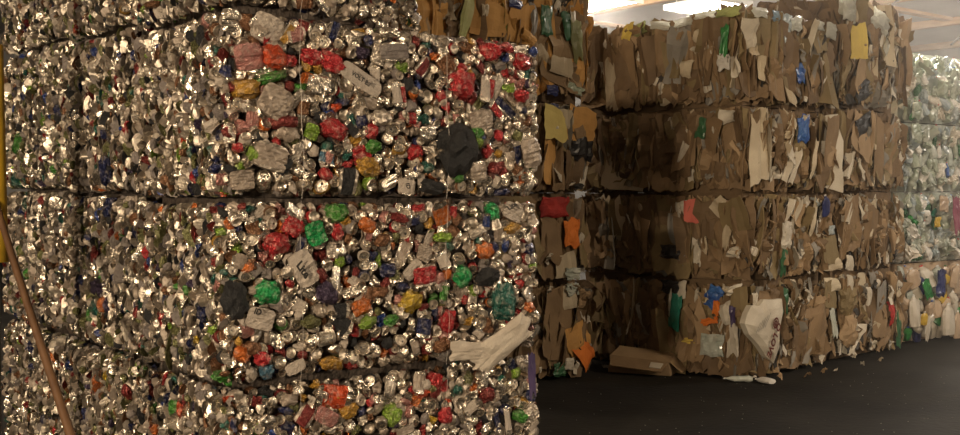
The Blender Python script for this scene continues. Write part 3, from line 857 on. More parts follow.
SL = [(185,138,7,16,'wad','redorange',0),(214,193,6,9,'wad','redorange',0),(20,143,13,22,'wad','green',0),(17,180,17,17,'wad','teal',0),(143,98,10,15,'wad','white',0),(125,128,8,14,'wad','red',0),
 (160,47,8,9,'wad','blue',0),(195,172,8,14,'wad','blue',0),(193,206,6,18,'wad','orange',0),(22,115,8,18,'wad','brown',0),(102,90,6,14,'wad','lime',0),(71,33,9,9,'wad','redorange',0),
 (105,32,8,8,'wad','gold',0),(114,34,12,6,'wad','white',0),(28,45,14,7,'wad','white',0),(95,255,14,16,'wad','darkred',0),(113,268,8,16,'wad','white',0),(100,288,20,20,'wad','purple',0),
 (97,308,18,16,'wad','teal',0),(97,349,10,10,'lid','silver',0),(172,350,9,40,'sliver','olive',0),(180,263,6,16,'wad','blue',0),(135,340,8,9,'wad','green',0),(105,376,7,9,'wad','yellow',0),
 (95,391,10,10,'wad','red',0),(129,393,8,18,'wad','darkred',0),(152,388,8,18,'wad','darkred',0),(205,313,9,20,'wad','navy',0),(197,340,6,9,'wad','yellow',0),(180,410,6,16,'wad','redorange',0),
 (195,376,12,12,'wad','white',0),(107,170,10,30,'wad','navy',0),(105,120,9,20,'wad','black',0),(108,205,10,20,'wad','navy',0),(135,160,8,12,'wad','black',0),(140,78,8,14,'wad','grey',0),
 (210,95,9,16,'wad','grey',0),(225,110,8,14,'wad','navy',0),(203,250,8,14,'wad','blue',0),(60,240,7,12,'wad','darkred',0),(150,230,6,16,'wad','blue',0),(80,290,8,14,'wad','navy',0),
 (208,395,8,14,'wad','sky',0),(85,415,7,18,'wad','navy',0),(160,320,6,14,'wad','red',0),(170,300,6,16,'wad','darkred',0),(190,290,6,14,'wad','green',0),(155,5,22,9,'wad','brown',0)]

BALE_W = {'A': (0.0, 1.0), 'B': (1.03, 1.0), 'C': (2.06, 1.15)}
CAN_LABELS = {
 ('A', 1): 'lowest bale of crushed cans at the corner of the can stack, standing on the floor',
 ('A', 2): 'crushed can bale with bright green can and white bag, second up at the stack corner',
 ('A', 3): 'crushed can bale with large black patch and red cans, under the topmost corner bale',
 ('A', 4): 'topmost bale of crushed cans at the corner, beside the lit orange cardboard',
 ('B', 1): 'lowest can bale of the middle column beside the corner column',
 ('B', 2): 'second can bale up in the middle column, dark purple and teal cans in it',
 ('B', 3): 'third can bale up in the middle column between the corner and the yellow post',
 ('B', 4): 'topmost can bale of the middle column above an orange crumpled can',
 ('C', 1): 'lowest can bale of the far column behind the leaning wooden pole',
 ('C', 2): 'second can bale up in the far column, behind the wooden pole top',
 ('C', 3): 'third can bale up in the far column, dark green and teal cans in it',
 ('C', 4): 'topmost can bale of the far column beside the yellow post'}
LEV = {'A': [0.0, 0.775, 1.555, 2.34, 3.12], 'B': [0.0, 0.78, 1.575, 2.40, 3.18], 'C': [0.0, 0.79, 1.60, 2.44, 3.22]}
can_bales = {}
for col_, (t0, w) in BALE_W.items():
    for lev in (1, 2, 3, 4):
        z0, z1 = LEV[col_][lev - 1], LEV[col_][lev]
        L = 1.73
        if (col_, lev) == ('A', 4): L = 0.88
        b = Bale('can_bale', C0 + L0 * t0, E0, L, w, z0 + 0.004, z1 - z0 - 0.008)
        tag(b.root, CAN_LABELS[col_, lev], 'bale', 'bales of crushed drink cans')
        can_bales[col_, lev] = b
        if col_ != 'A': b.lmin = 0.004
        b.wave, b.gap = 0.034, 0.008
        b.core(MIX, 0.15)
        sd = 1000 + ord(col_) * 10 + lev
        if col_ == 'A':
            fill_front(b, b.front, {1: A1, 2: A2, 3: A3, 4: []}[lev], sd)
            rr = random.Random(sd)
            for px in (298, 444):
                x, _ = b.front.xy(px, proj(b.front.at(0.5, 0.4))[1])
                if x < L - 0.05: wire(b, b.front, x, rr)
        if (col_, lev) == ('B', 4):                  # its front shows past the short top bale before it
            b.lmin = -0.02
            fill_front(b, b.front, [], sd)
            b.lmin = 0.004
        fill_side(b, b.left, SL, sd + 50)

# print on the larger cans: (bale, pixel, text, size m, angle)
def print_on(b, objs, px, py, txt, size, ang, d, m=INK):
    f = b.front
    x, y = f.xy(px, py, d)
    best = min((o for o, keep in objs if keep), key=lambda o: (o.matrix_basis.translation + b.base - f.at(x, y)).length)
    Mw = orient(f, x, y, d, 1, 1, 1, math.radians(ang))
    lettering(txt, size, m, best, Vector((0, 0, 0)), (Matrix.Translation(b.base) @ best.matrix_basis).inverted() @ Mw)

for key, b in can_bales.items():
    # pale printed cans with readable print sit a little proud of the face
    extra = {('A', 3): [(361, 79, 17, 46, 62)], }.get(key, [])
    for (px, py, w, h, ang) in extra:
        x, y = b.front.xy(px, py, 0.045); s = b.front.ppm(x, y)
        M = orient(b.front, x, y, 0.045, w / s, h / s, w / s * 0.6, math.radians(ang))
        b.put('label_can', [CANC['white'], CANC['white']], M, 'flattened_can', True)
    objs = b.flush('compressed_cans')
    if key == ('A', 3):
        print_on(b, objs, 361, 79, 'VOLT BS', 0.027, -28, 0.083)
        print_on(b, objs, 408, 186, 'ID', 0.028, -75, 0.062)
    if key == ('A', 2):
        print_on(b, objs, 303, 270, 'Lite', 0.048, -52, 0.072)
        print_on(b, objs, 512, 206, 'Lite', 0.036, 38, 0.062)
        print_on(b, objs, 258, 312, 'ID', 0.034, -20, 0.066)

# white rag hanging out of the seam, purple film strip at the bale end
RAG = mat('dirty_white_cloth', (0.52, 0.46, 0.38), 0, 0.8, (0.44, 0.38, 0.31), 14, bump=0.4, bscale=60)
def add_part(b, face, tpl, mats, px, py, w, h, ang, d, name, thick=None, rx=0.0, ry=0.0, fore=1.0):
    x, y = face.xy(px, py, d); s = face.ppm(x, y)
    M = orient(face, x, y, d, w / s / fore, h / s, thick if thick else 0.25 * min(w, h) / s, math.radians(ang), rx, ry)
    return b.child(name, mesh_of(tpl, mats), M)
b = can_bales['A', 2]
add_part(b, b.front, 'cloth0', [RAG], 505, 342, 56, 27, 30, 0.075, 'plastic_bag', fore=0.8, thick=0.07)
add_part(b, b.front, 'cloth1', [RAG], 472, 351, 42, 18, -5, 0.07, 'plastic_bag', fore=0.8, thick=0.05)
add_part(b, b.front, 'cloth2', [RAG], 487, 356, 30, 15, 15, 0.07, 'plastic_bag', fore=0.8, thick=0.05)
b = can_bales['A', 1]
add_part(b, b.front, 'bag2', [PL['purple']], 532, 374, 7, 44, 2, 0.03, 'plastic_film', fore=0.8)

# ------------------------------------------------------------------ cardboard bales
def sheet_item(b, face, r, x, y, w, h, key, style=None, ang=None, ry=None, d=0.0, keep=False, depth=None, name=None, rx=None):
    style = style or r.choice(['sfold', 'sflat', 'scrum', 'scrum', 'scrum', 'scrush', 'sbox'])
    n = {'scrum': 10, 'sfold': 10, 'sflat': 8, 'scrush': 8, 'sbox': 4}[style]
    M = orient(face, x, y, d, w, h, depth if depth else 0.10 * (0.5 + r.random()), ang if ang is not None else r.gauss(0, 0.16),
               rx if rx is not None else r.gauss(0, 0.12), ry if ry is not None else r.gauss(0, 0.28))
    m = K.get(key) or PL.get(key)
    b.put('%s%d' % (style, r.randrange(n)), [m], M, name or ('cardboard_sheet' if key.startswith('kraft') else 'paper_sheet'), keep)

KW = [('kraft', 30), ('kraft_dark', 24), ('kraft_olive', 18), ('kraft_light', 9), ('paper_grey', 5), ('paper_cream', 3), ('paper_white', 2.5)]
def fill_board(b, face, seed, n_scale=1.0, tbl=KW, top_ragged=False, white=1.0, messy=False):
    r = random.Random(seed)
    a = face.w * face.h
    # layer 1: broad sheets
    for _ in range(int((70 if messy else 52) * a * n_scale)):
        w, h = (r.uniform(0.14, 0.34), r.uniform(0.18, 0.46)) if messy else (r.uniform(0.16, 0.46), r.uniform(0.30, 0.74))
        h = min(h, face.h * 0.97)
        x = r.uniform(0.05, face.w - 0.05)
        y = r.uniform(h * 0.5, face.h - h * 0.48)
        sheet_item(b, face, r, x, y, w, h, pick(r, tbl), d=r.uniform(-0.05, 0.015) + edge_off(face, x, y, 0.05, 0.08), ang=r.gauss(0, 0.45) if messy else None,
                   style=r.choice(['scrum', 'scrum', 'scrush', 'sflat', 'sbox']) if messy else None)
    # layer 2: folded edges, narrow strips standing proud
    for _ in range(int(22 * a * n_scale)):
        w, h = r.uniform(0.04, 0.11), r.uniform(0.20, 0.55)
        x = r.uniform(0.03, face.w - 0.03); y = r.uniform(h * 0.5 + 0.02, face.h - h * 0.5 - 0.01)
        sheet_item(b, face, r, x, y, w, h, pick(r, tbl), d=r.uniform(-0.01, 0.03), ry=r.uniform(-1.2, 1.2), name='cardboard_strip')
    # layer 3: scraps of paper and film
    for _ in range(int((50 if messy else 24) * a * n_scale * white)):
        w, h = r.uniform(0.03, 0.09), r.uniform(0.05, 0.16)
        x = r.uniform(0.03, face.w - 0.03); y = r.uniform(0.05, face.h - 0.05)
        k = r.choice(['paper_white', 'paper_cream', 'paper_white', 'paper_grey', 'kraft_light', 'milky', 'dark', 'paper_grey'])
        sheet_item(b, face, r, x, y, w, h, k, r.choice(['sflat', 'scrush']), r.uniform(-0.8, 0.8), d=r.uniform(0.02, 0.05), depth=0.04, name='paper_scrap')
    if top_ragged:
        for _ in range(int(9 * face.w)):
            w, h = r.uniform(0.12, 0.30), r.uniform(0.16, 0.34)
            sheet_item(b, face, r, r.uniform(0.06, face.w - 0.06), face.h - h * 0.5 + r.uniform(0.0, 0.07), w, h, pick(r, tbl), d=r.uniform(-0.20, 0.0))

def spec_board(b, face, specs, seed, fore=0.8):
    """px, py, w px, h px, template, colour, angle, proud m, name"""
    r = random.Random(seed)
    for (px, py, w, h, tpl, key, ang, d, name) in specs:
        x, y = face.xy(px, py, d)
        if not (-0.06 < x < face.w + 0.06 and -0.02 < y < face.h + 0.32): continue
        s = face.ppm(x, y)
        m = K.get(key) or PL.get(key)
        mats = [m, PL['film_white']] if tpl.startswith(('bottle', 'jug')) else [m]
        th = {'s': 0.07, 'b': 0.5 * min(w, h) / s, 'r': 0.12, 'j': min(w, h) / s}[tpl[0]]
        if tpl.startswith('bag'): th = 0.35 * min(w, h) / s
        M = orient(face, x, y, d, w / s / fore, h / s, th, math.radians(ang), r.uniform(-0.1, 0.1), r.uniform(-0.15, 0.15))
        b.put(tpl, mats, M, name, True)

# specs: right lit face of the cardboard stack
ER = [(760,142,26,74,'sfold1','paper_cream',-4,.07,'paper_sheet'),(771,150,9,60,'sfold3','paper_white',3,.08,'paper_sheet'),
 (804,116,19,26,'bag0','blue',8,.08,'plastic_bag'),(801,72,15,20,'bag2','blue',0,.06,'plastic_bag'),(790,100,20,9,'sflat2','paper_cream',-30,.07,'paper_sheet'),(791,122,8,20,'sfold2','paper_cream',-20,.07,'paper_sheet'),
 (833,127,24,46,'sbox1','kraft',0,.08,'cardboard_sheet'),(833,158,20,22,'sbox2','kraft_light',0,.07,'cardboard_sheet'),(860,41,19,34,'sbox0','paper_yellow',-4,.09,'paper_sheet'),
 (850,8,24,26,'bag1','film_thin',0,.07,'plastic_bag'),(838,6,20,16,'bag4','film_thin',0,.05,'plastic_bag'),(881,22,24,20,'bag3','film_thin',-20,.07,'plastic_bag'),(889,40,7,36,'sfold5','film_thin',-25,.05,'plastic_film'),(797,3,18,14,'bag0','film_thin',10,.06,'plastic_bag'),(820,5,20,9,'bag5','film_thin',0,.05,'plastic_film'),(760,9,22,10,'bag2','film_thin',3,.07,'plastic_film'),(778,8,16,12,'bag3','film_sky',0,.06,'plastic_film'),  # narrow film strips at the top are added as bright edge highlights
 (866,36,36,52,'sbox3','kraft_dark',-12,.03,'cardboard_sheet'),(862,90,30,36,'sbox1','kraft_light',-25,.07,'cardboard_sheet'),(864,108,30,18,'bag5','black',20,.06,'plastic_bag'),(825,75,20,34,'sfold2','kraft_dark',10,.05,'cardboard_sheet'),
 (880,130,16,62,'sbox2','kraft',0,.07,'cardboard_sheet'),(873,120,7,52,'sfold6','kraft_light',0,.08,'cardboard_strip'),(893,80,12,40,'scrush2','paper_grey',-15,.06,'paper_sheet'),
 (796,165,7,34,'sfold4','paper_white',-24,.08,'paper_sheet'),(788,170,7,26,'sfold7','paper_white',-28,.07,'paper_sheet'),(815,160,10,36,'sfold8','paper_cream',-14,.07,'paper_sheet'),(849,165,8,26,'sfold0','paper_white',-25,.07,'paper_sheet'),
 (862,168,9,30,'scrush1','paper_white',20,.08,'paper_sheet'),(866,142,8,24,'scrush4','paper_grey',5,.07,'paper_sheet'),(752,36,7,30,'scrush3','paper_white',0,.06,'paper_sheet'),(745,72,9,28,'sfold5','paper_white',-8,.07,'paper_sheet'),
 (763,68,11,30,'sfold9','paper_cream',0,.07,'paper_sheet'),(803,55,12,14,'scrush0','paper_grey',0,.07,'paper_sheet'),(786,16,18,30,'bag2','ice',0,.05,'plastic_film'),(820,28,22,30,'sfold1','kraft_olive',5,.04,'cardboard_sheet'),
 (775,40,20,60,'sfold0','kraft_olive',0,.05,'cardboard_sheet'),
 # second level down
 (826,205,14,22,'bottle1','navy',15,.08,'plastic_bottle'),(823,203,5,10,'scrush2','ice',10,.13,'plastic_film'),(845,200,13,18,'sflat3','kraft_light',-30,.08,'cardboard_sheet'),(851,222,20,50,'sbox0','kraft',-3,.07,'cardboard_sheet'),
 (832,250,26,24,'sbox1','kraft_olive',0,.08,'cardboard_sheet'),(838,264,22,12,'sflat5','paper_cream',-5,.08,'paper_sheet'),(849,266,9,14,'sflat1','paper_white',0,.08,'paper_sheet'),(787,236,14,28,'bag3','milky',5,.07,'plastic_bag'),
 (796,212,12,22,'scrush5','kraft_light',-30,.07,'cardboard_sheet'),(798,260,8,22,'sfold3','paper_white',12,.08,'paper_sheet'),(870,225,22,36,'sbox3','kraft',0,.05,'cardboard_sheet'),(893,240,10,22,'scrush6','kraft_light',0,.07,'cardboard_sheet'),
 (778,225,22,50,'sfold2','kraft_dark',0,.05,'cardboard_sheet'),(832,230,11,9,'bag5','ice',0,.08,'plastic_bag'),(895,204,6,18,'sflat4','paper_grey',0,.07,'paper_sheet'),(784,262,10,26,'bag2','forest',-5,.06,'plastic_film'),
 # lowest level
 (756,300,9,18,'sflat0','paper_white',0,.09,'paper_sheet'),(765,299,24,16,'sbox2','kraft',0,.08,'cardboard_sheet'),(775,296,14,12,'sflat6','kraft_dark',0,.09,'cardboard_sheet'),(850,332,24,36,'rag0','kraft_light',0,.08,'cardboard_sheet'),
 (845,300,26,36,'rag1','kraft_olive',0,.06,'cardboard_sheet'),(823,310,16,24,'scrush3','kraft',10,.08,'cardboard_sheet'),(834,322,10,30,'bag0','clear',10,.08,'plastic_film'),(812,330,34,48,'sfold4','kraft',0,.07,'cardboard_sheet'),
 (870,297,5,16,'sflat7','paper_white',0,.10,'paper_sheet'),(882,297,14,28,'sbox0','paper_grey',5,.08,'cardboard_sheet'),(892,294,8,22,'scrush0','paper_white',-15,.09,'paper_sheet'),(893,313,9,20,'sfold6','red',5,.09,'plastic_wrapper'),
 (880,322,18,40,'sbox3','kraft',0,.06,'cardboard_sheet'),(899,330,9,36,'bag4','forest',-5,.06,'plastic_film'),(800,345,26,40,'sfold7','kraft_dark',0,.05,'cardboard_sheet')]
# left face of that stack (part lit, part in shade)
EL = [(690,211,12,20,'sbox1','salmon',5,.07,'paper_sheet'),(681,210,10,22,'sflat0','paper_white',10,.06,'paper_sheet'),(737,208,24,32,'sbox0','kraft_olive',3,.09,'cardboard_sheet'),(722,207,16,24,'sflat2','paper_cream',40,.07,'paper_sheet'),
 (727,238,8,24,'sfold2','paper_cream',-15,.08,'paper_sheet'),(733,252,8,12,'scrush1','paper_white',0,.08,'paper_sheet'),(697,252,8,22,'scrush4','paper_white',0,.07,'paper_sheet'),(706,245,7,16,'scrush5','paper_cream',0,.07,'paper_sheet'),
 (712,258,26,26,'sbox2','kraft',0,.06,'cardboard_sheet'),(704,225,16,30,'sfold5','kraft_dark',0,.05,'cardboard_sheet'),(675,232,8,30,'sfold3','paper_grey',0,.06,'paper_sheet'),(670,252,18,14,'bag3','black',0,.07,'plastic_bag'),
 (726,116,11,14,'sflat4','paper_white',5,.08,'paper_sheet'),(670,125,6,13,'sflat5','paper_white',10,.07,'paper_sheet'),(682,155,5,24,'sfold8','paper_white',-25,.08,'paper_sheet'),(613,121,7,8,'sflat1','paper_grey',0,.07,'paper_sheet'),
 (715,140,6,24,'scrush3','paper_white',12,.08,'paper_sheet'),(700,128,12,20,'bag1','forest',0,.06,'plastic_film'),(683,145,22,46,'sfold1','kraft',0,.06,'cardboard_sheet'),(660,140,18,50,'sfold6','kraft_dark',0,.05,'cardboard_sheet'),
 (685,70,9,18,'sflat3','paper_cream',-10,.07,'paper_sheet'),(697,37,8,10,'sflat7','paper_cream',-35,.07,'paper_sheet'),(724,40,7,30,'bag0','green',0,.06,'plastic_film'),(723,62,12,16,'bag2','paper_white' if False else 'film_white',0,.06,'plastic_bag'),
 (735,64,8,22,'scrush6','paper_white',10,.07,'paper_sheet'),(626,24,10,18,'sfold4','paper_yellow',-20,.05,'paper_sheet'),(633,14,30,12,'bag5','film_lime',15,.0,'plastic_film'),(660,20,20,8,'bag1','film_thin',-8,.07,'plastic_film'),(683,17,18,8,'bag3','film_thin',5,.07,'plastic_film'),(705,15,20,7,'bag4','film_thin',0,.07,'plastic_film'),(728,12,22,9,'bag0','film_lime',0,.07,'plastic_film'),(595,28,16,14,'sbox3','kraft',20,.05,'cardboard_sheet'),  # thin films along the top edge added to imitate brightly lit rims
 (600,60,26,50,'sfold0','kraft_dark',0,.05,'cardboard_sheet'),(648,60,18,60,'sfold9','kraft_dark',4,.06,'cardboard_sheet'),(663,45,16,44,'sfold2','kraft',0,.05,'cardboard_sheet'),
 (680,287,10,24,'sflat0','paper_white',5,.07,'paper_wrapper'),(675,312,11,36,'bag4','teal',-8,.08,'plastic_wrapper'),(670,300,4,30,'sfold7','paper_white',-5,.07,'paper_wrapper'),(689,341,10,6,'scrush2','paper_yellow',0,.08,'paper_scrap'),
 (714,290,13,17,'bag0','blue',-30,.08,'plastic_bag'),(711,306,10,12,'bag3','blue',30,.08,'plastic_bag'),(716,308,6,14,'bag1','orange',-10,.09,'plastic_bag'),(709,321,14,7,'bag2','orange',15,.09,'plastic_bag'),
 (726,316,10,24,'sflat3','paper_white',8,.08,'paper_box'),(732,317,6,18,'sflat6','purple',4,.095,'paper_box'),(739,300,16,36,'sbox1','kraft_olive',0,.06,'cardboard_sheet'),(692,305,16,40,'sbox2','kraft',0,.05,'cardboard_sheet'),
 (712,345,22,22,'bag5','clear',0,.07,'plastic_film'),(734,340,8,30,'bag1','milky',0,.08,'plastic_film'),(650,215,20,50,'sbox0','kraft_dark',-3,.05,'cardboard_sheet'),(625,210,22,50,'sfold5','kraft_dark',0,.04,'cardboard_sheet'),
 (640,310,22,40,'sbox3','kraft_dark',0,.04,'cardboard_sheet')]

EE = Vector((0.72, 0.694, 0)).normalized(); EL_ = Vector((-EE.y, EE.x, 0)); EC = Vector((2.226, 9.24, 0))
E_LEV1 = [0.0, 0.83, 1.585, 2.33, 3.09]
E_LEV2 = [0.0, 0.83, 1.60, 2.40, 3.42]
ELAB1 = ['lowest cardboard bale at the stack corner, with the white printed bag in its face',
         'cardboard bale second up at the cardboard stack corner, salmon and white paper in it',
         'cardboard bale third up at the cardboard stack corner, tall cream sheet in it',
         'topmost cardboard bale at the cardboard stack corner, green film in its side']
ELAB2 = ['lowest cardboard bale next to the milky plastic bottles, rounded brown boards in its face',
         'cardboard bale second up, with a dark blue bottle squashed into its face',
         'cardboard bale third up, beside the pale plastic bottle bales, wide brown panels',
         'topmost cardboard bale with yellow sheet and glaring white film on top']
e_bales = {}
for lev in range(4):
    z0, z1 = E_LEV1[lev], E_LEV1[lev + 1]
    b = Bale('cardboard_bale', EC, EE, 1.48, 1.85, z0 + 0.003, z1 - z0 - 0.006, 0.07 if lev == 3 else 0.0)
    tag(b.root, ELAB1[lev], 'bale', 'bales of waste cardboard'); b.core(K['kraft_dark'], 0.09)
    fill_board(b, b.front, 3000 + lev, top_ragged=lev == 3, messy=lev < 2, white=1.0 if lev < 3 else 0.6); fill_board(b, b.left, 3050 + lev, white=0.4, top_ragged=lev == 3)
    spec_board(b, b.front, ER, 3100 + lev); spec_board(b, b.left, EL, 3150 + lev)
    e_bales['1', lev] = b
    z0, z1 = E_LEV2[lev], E_LEV2[lev + 1]
    b = Bale('cardboard_bale', EC + EE * 1.52, EE, 1.41, 1.6, z0 + 0.003, z1 - z0 - 0.006, 0.14 if lev == 3 else 0.0)
    tag(b.root, ELAB2[lev], 'bale', 'bales of waste cardboard'); b.core(K['kraft_dark'], 0.09)
    b.emin = 0.004
    fill_board(b, b.front, 3200 + lev, top_ragged=lev == 3, white=1.0, messy=lev < 2)
    if lev == 3:
        b.emin = -0.03
        fill_board(b, b.left, 3250, top_ragged=True, white=0.4)
    spec_board(b, b.front, ER, 3300 + lev)
    e_bales['2', lev] = b
    for k in ('1', '2'): e_bales[k, lev].flush('compressed_board')

# white printed sack pressed into the lowest corner bale
b = e_bales['1', 0]
f = b.front
x, y = f.xy(768, 333); s = f.ppm(x, y)
def sack(b, f):
    pix = [(752,314),(756,306),(764,306),(768,300),(776,300),(786,299),(787,312),(784,330),(783,348),(778,364),(770,356),(762,345),(753,335),(749,324)]
    cx_, cy_ = 769, 330
    V, T = [], []
    rings = [0.0, 0.35, 0.7, 1.0]
    n = len(pix)
    for side in (0, 1):
        for j, q in enumerate(rings):
            for i, (a, c) in enumerate(pix):
                px, py = cx_ + (a - cx_) * q, cy_ + (c - cy_) * q
                X, Y = f.xy(px, py, 0.16)
                dd = 0.17 - 0.05 * q ** 3 + 0.012 * noise.noise(Vector((px * .12, py * .12, 0)))
                V.append(tuple(f.at(X, Y, dd if side == 0 else dd - 0.05) - b.base))
    m = len(rings)
    for side in (0, 1):
        o = side * m * n
        for j in range(m - 1):
            for i in range(n):
                a, c = o + j * n + i, o + j * n + (i + 1) % n
                q = [(a, a + n, c + n), (a, c + n, c)]
                T += q if side else [t[::-1] for t in q]
    for i in range(n):
        a, c = (m - 1) * n + i, (m - 1) * n + (i + 1) % n
        T += [(a, c, c + m * n), (a, c + m * n, a + m * n)]
    me = raw_mesh('printed_sack', V, T, [0] * len(T), [K['paper_white']])
    o = bpy.data.objects.new('printed_sack', me); link(o, b.root)
    o['label'] = 'crumpled white sack with dark red print'
    return o
sk = sack(b, f)
def on_sack(txt, px, py, size, ang, m, nm='printed_lettering'):
    X, Y = f.xy(px, py, 0.184)
    lettering(txt, size, m, sk, b.base, orient(f, X, Y, 0.184, 1, 1, 1, math.radians(ang)), nm)
on_sack('O LOVE', 774, 340, 0.092, 237, INKRED)
for k in range(5):
    X, Y = f.xy(768 - k * 2.4, 320 + k * 2.0, 0.18)
    M = orient(f, X, Y, 0.180, 0.15 - 0.012 * k, 0.006, 0.002, math.radians(52))
    me = bpy.data.meshes.new('printed_line'); me.from_pydata([(-.5, -.5, 0), (.5, -.5, 0), (.5, .5, 0), (-.5, .5, 0)], [], [(0, 1, 2, 3)]); me.materials.append(K['paper_grey'])
    o = bpy.data.objects.new('printed_line', me); link(o, sk); o.matrix_basis = Matrix.Translation(-b.base) @ M
# round dark red crest with pale lines
X, Y = f.xy(776, 323, 0.184)
me = bpy.data.meshes.new('printed_crest')
cv, cf = [], []
for rad, wd in ((0.050, 0.014), (0.024, 0.012)):
    k = len(cv)
    for i in range(14):
        a = 2 * math.pi * i / 14
        cv += [(rad * math.cos(a), 0.85 * rad * math.sin(a), 0), ((rad - wd) * math.cos(a), 0.85 * (rad - wd) * math.sin(a), 0)]
    for i in range(14):
        a, c = k + 2 * i, k + 2 * ((i + 1) % 14)
        cf.append((a, c, c + 1, a + 1))
for q in (-1, 0, 1):
    k = len(cv); cv += [(-0.035, q * 0.018 - 0.004, 0), (0.035, q * 0.018 - 0.004, 0), (0.035, q * 0.018 + 0.004, 0), (-0.035, q * 0.018 + 0.004, 0)]
    cf.append((k, k + 1, k + 2, k + 3))
me.from_pydata(cv, [], cf); me.materials.append(INKRED)
o = bpy.data.objects.new('printed_crest', me); link(o, sk)
o.matrix_basis = Matrix.Translation(-b.base) @ orient(f, X, Y, 0.184, 1, 1, 1, math.radians(57))

# cardboard stack behind the cans
DE = Vector((0.787, 0.617, 0)); DC = Vector((0.96, 9.65, 0)) - E0 * 1.73
D_LEV = [0.0, 0.83, 1.585, 2.36, 3.32]
DSP = [(563,66,21,17,'sbox0','paper_cream',-14,.10,'shipping_label'),(560,60,40,44,'sbox1','kraft',-14,.06,'cardboard_box'),(577,40,10,40,'bag2','film_lime',8,.09,'plastic_film'),(569,26,12,30,'bag4','forest',20,.07,'plastic_film'),(573,14,6,16,'sflat2','paper_white',0,.09,'paper_sheet'),
 (556,113,28,36,'sbox2','foam_olive',0,.11,'foam_block'),(585,112,30,36,'sbox3','kraft_orange',0,.11,'cardboard_box'),(560,128,10,8,'sflat3','paper_white',30,.12,'paper_scrap'),(583,145,26,34,'bag3','black',0,.06,'plastic_bag'),(550,150,16,60,'sbox1','kraft_orange',0,.06,'cardboard_sheet'),
 (574,168,24,34,'sfold2','kraft_dark',0,.07,'cardboard_sheet'),(558,170,14,40,'sfold4','kraft',0,.06,'cardboard_sheet'),(553,92,12,10,'bag1','navy',0,.08,'plastic_film'),(575,90,18,9,'bag0','mint',-20,.08,'plastic_film'),
 (555,207,28,20,'bag5','red',0,.08,'plastic_bag'),(573,233,17,28,'bag0','orange',0,.10,'plastic_bag'),(552,240,24,50,'sbox2','kraft',0,.07,'cardboard_sheet'),(567,265,18,24,'sbox0','paper_cream',0,.08,'paper_sheet'),(552,258,8,14,'scrush1','paper_white',-40,.10,'paper_scrap'),
 (573,275,14,12,'bag2','clear',0,.09,'plastic_film'),(580,300,14,20,'scrush3','kraft_light',-20,.09,'cardboard_sheet'),(558,320,34,64,'sbox1','kraft',-5,.07,'cardboard_sheet'),(590,354,14,26,'sflat4','orange',35,.12,'plastic_sheet'),
 (580,368,9,18,'scrush0','paper_white',-30,.11,'paper_scrap'),(560,370,14,14,'bag3','forest',0,.09,'plastic_film'),(570,364,10,12,'bag4','milky',0,.09,'plastic_film'),(578,340,24,30,'sfold8','kraft_orange',25,.07,'cardboard_sheet'),
 (424,14,44,34,'scrush0','kraft_orange',10,.08,'cardboard_box'),(410,20,14,40,'sfold1','kraft_orange',15,.10,'cardboard_sheet'),(438,22,10,26,'sflat1','kraft_orange',-4,.12,'cardboard_sheet'),(447,8,14,22,'scrush5','paper_cream',20,.10,'paper_sheet'),
 (453,26,18,20,'scrush2','kraft_dark',0,.06,'cardboard_sheet'),(468,16,11,36,'sflat6','paper_lime',-8,.11,'paper_sheet'),(489,22,34,36,'sbox3','kraft_orange',0,.08,'cardboard_box'),(487,10,8,16,'sflat0','paper_cream',0,.12,'paper_sheet'),
 (508,18,6,34,'sfold3','paper_lime',0,.11,'plastic_film'),(523,24,24,36,'sbox0','kraft_orange',-8,.08,'cardboard_sheet'),(530,38,14,12,'sflat3','kraft_orange',-35,.11,'cardboard_sheet'),(516,4,16,8,'bag1','navy',0,.10,'plastic_film'),
 (535,20,8,30,'sfold6','paper_grey',0,.10,'paper_sheet'),(547,20,12,30,'bag5','forest',0,.08,'plastic_film'),(554,40,16,16,'scrush4','kraft_light',0,.09,'cardboard_sheet')]
DLAB = ['lowest cardboard bale behind the can stack, with an orange sheet near the floor',
        'cardboard bale second up behind the can stack, red and orange plastic in it',
        'cardboard bale third up behind the can stack, yellow foam block in its face',
        'topmost cardboard bale showing over the can stack, bright orange boards and a pale label']
for lev in range(4):
    z0, z1 = D_LEV[lev], D_LEV[lev + 1]
    L = 1.73 if lev < 3 else 2.3
    b = Bale('cardboard_bale', DC + E0 * (1.73 - L), E0, L, 1.0, z0 + 0.003, z1 - z0 - 0.006, 0.14 if lev == 3 else 0.0)
    tag(b.root, DLAB[lev], 'bale', 'bales of waste cardboard'); b.core(K['kraft_dark'], 0.09)
    fill_board(b, b.front, 3400 + lev, top_ragged=lev == 3, tbl=KW if lev < 3 else [('kraft', 8), ('kraft_light', 10), ('kraft_orange', 16), ('paper_grey', 2), ('paper_cream', 2)])
    spec_board(b, b.front, DSP, 3450 + lev)
    b.flush('compressed_board')

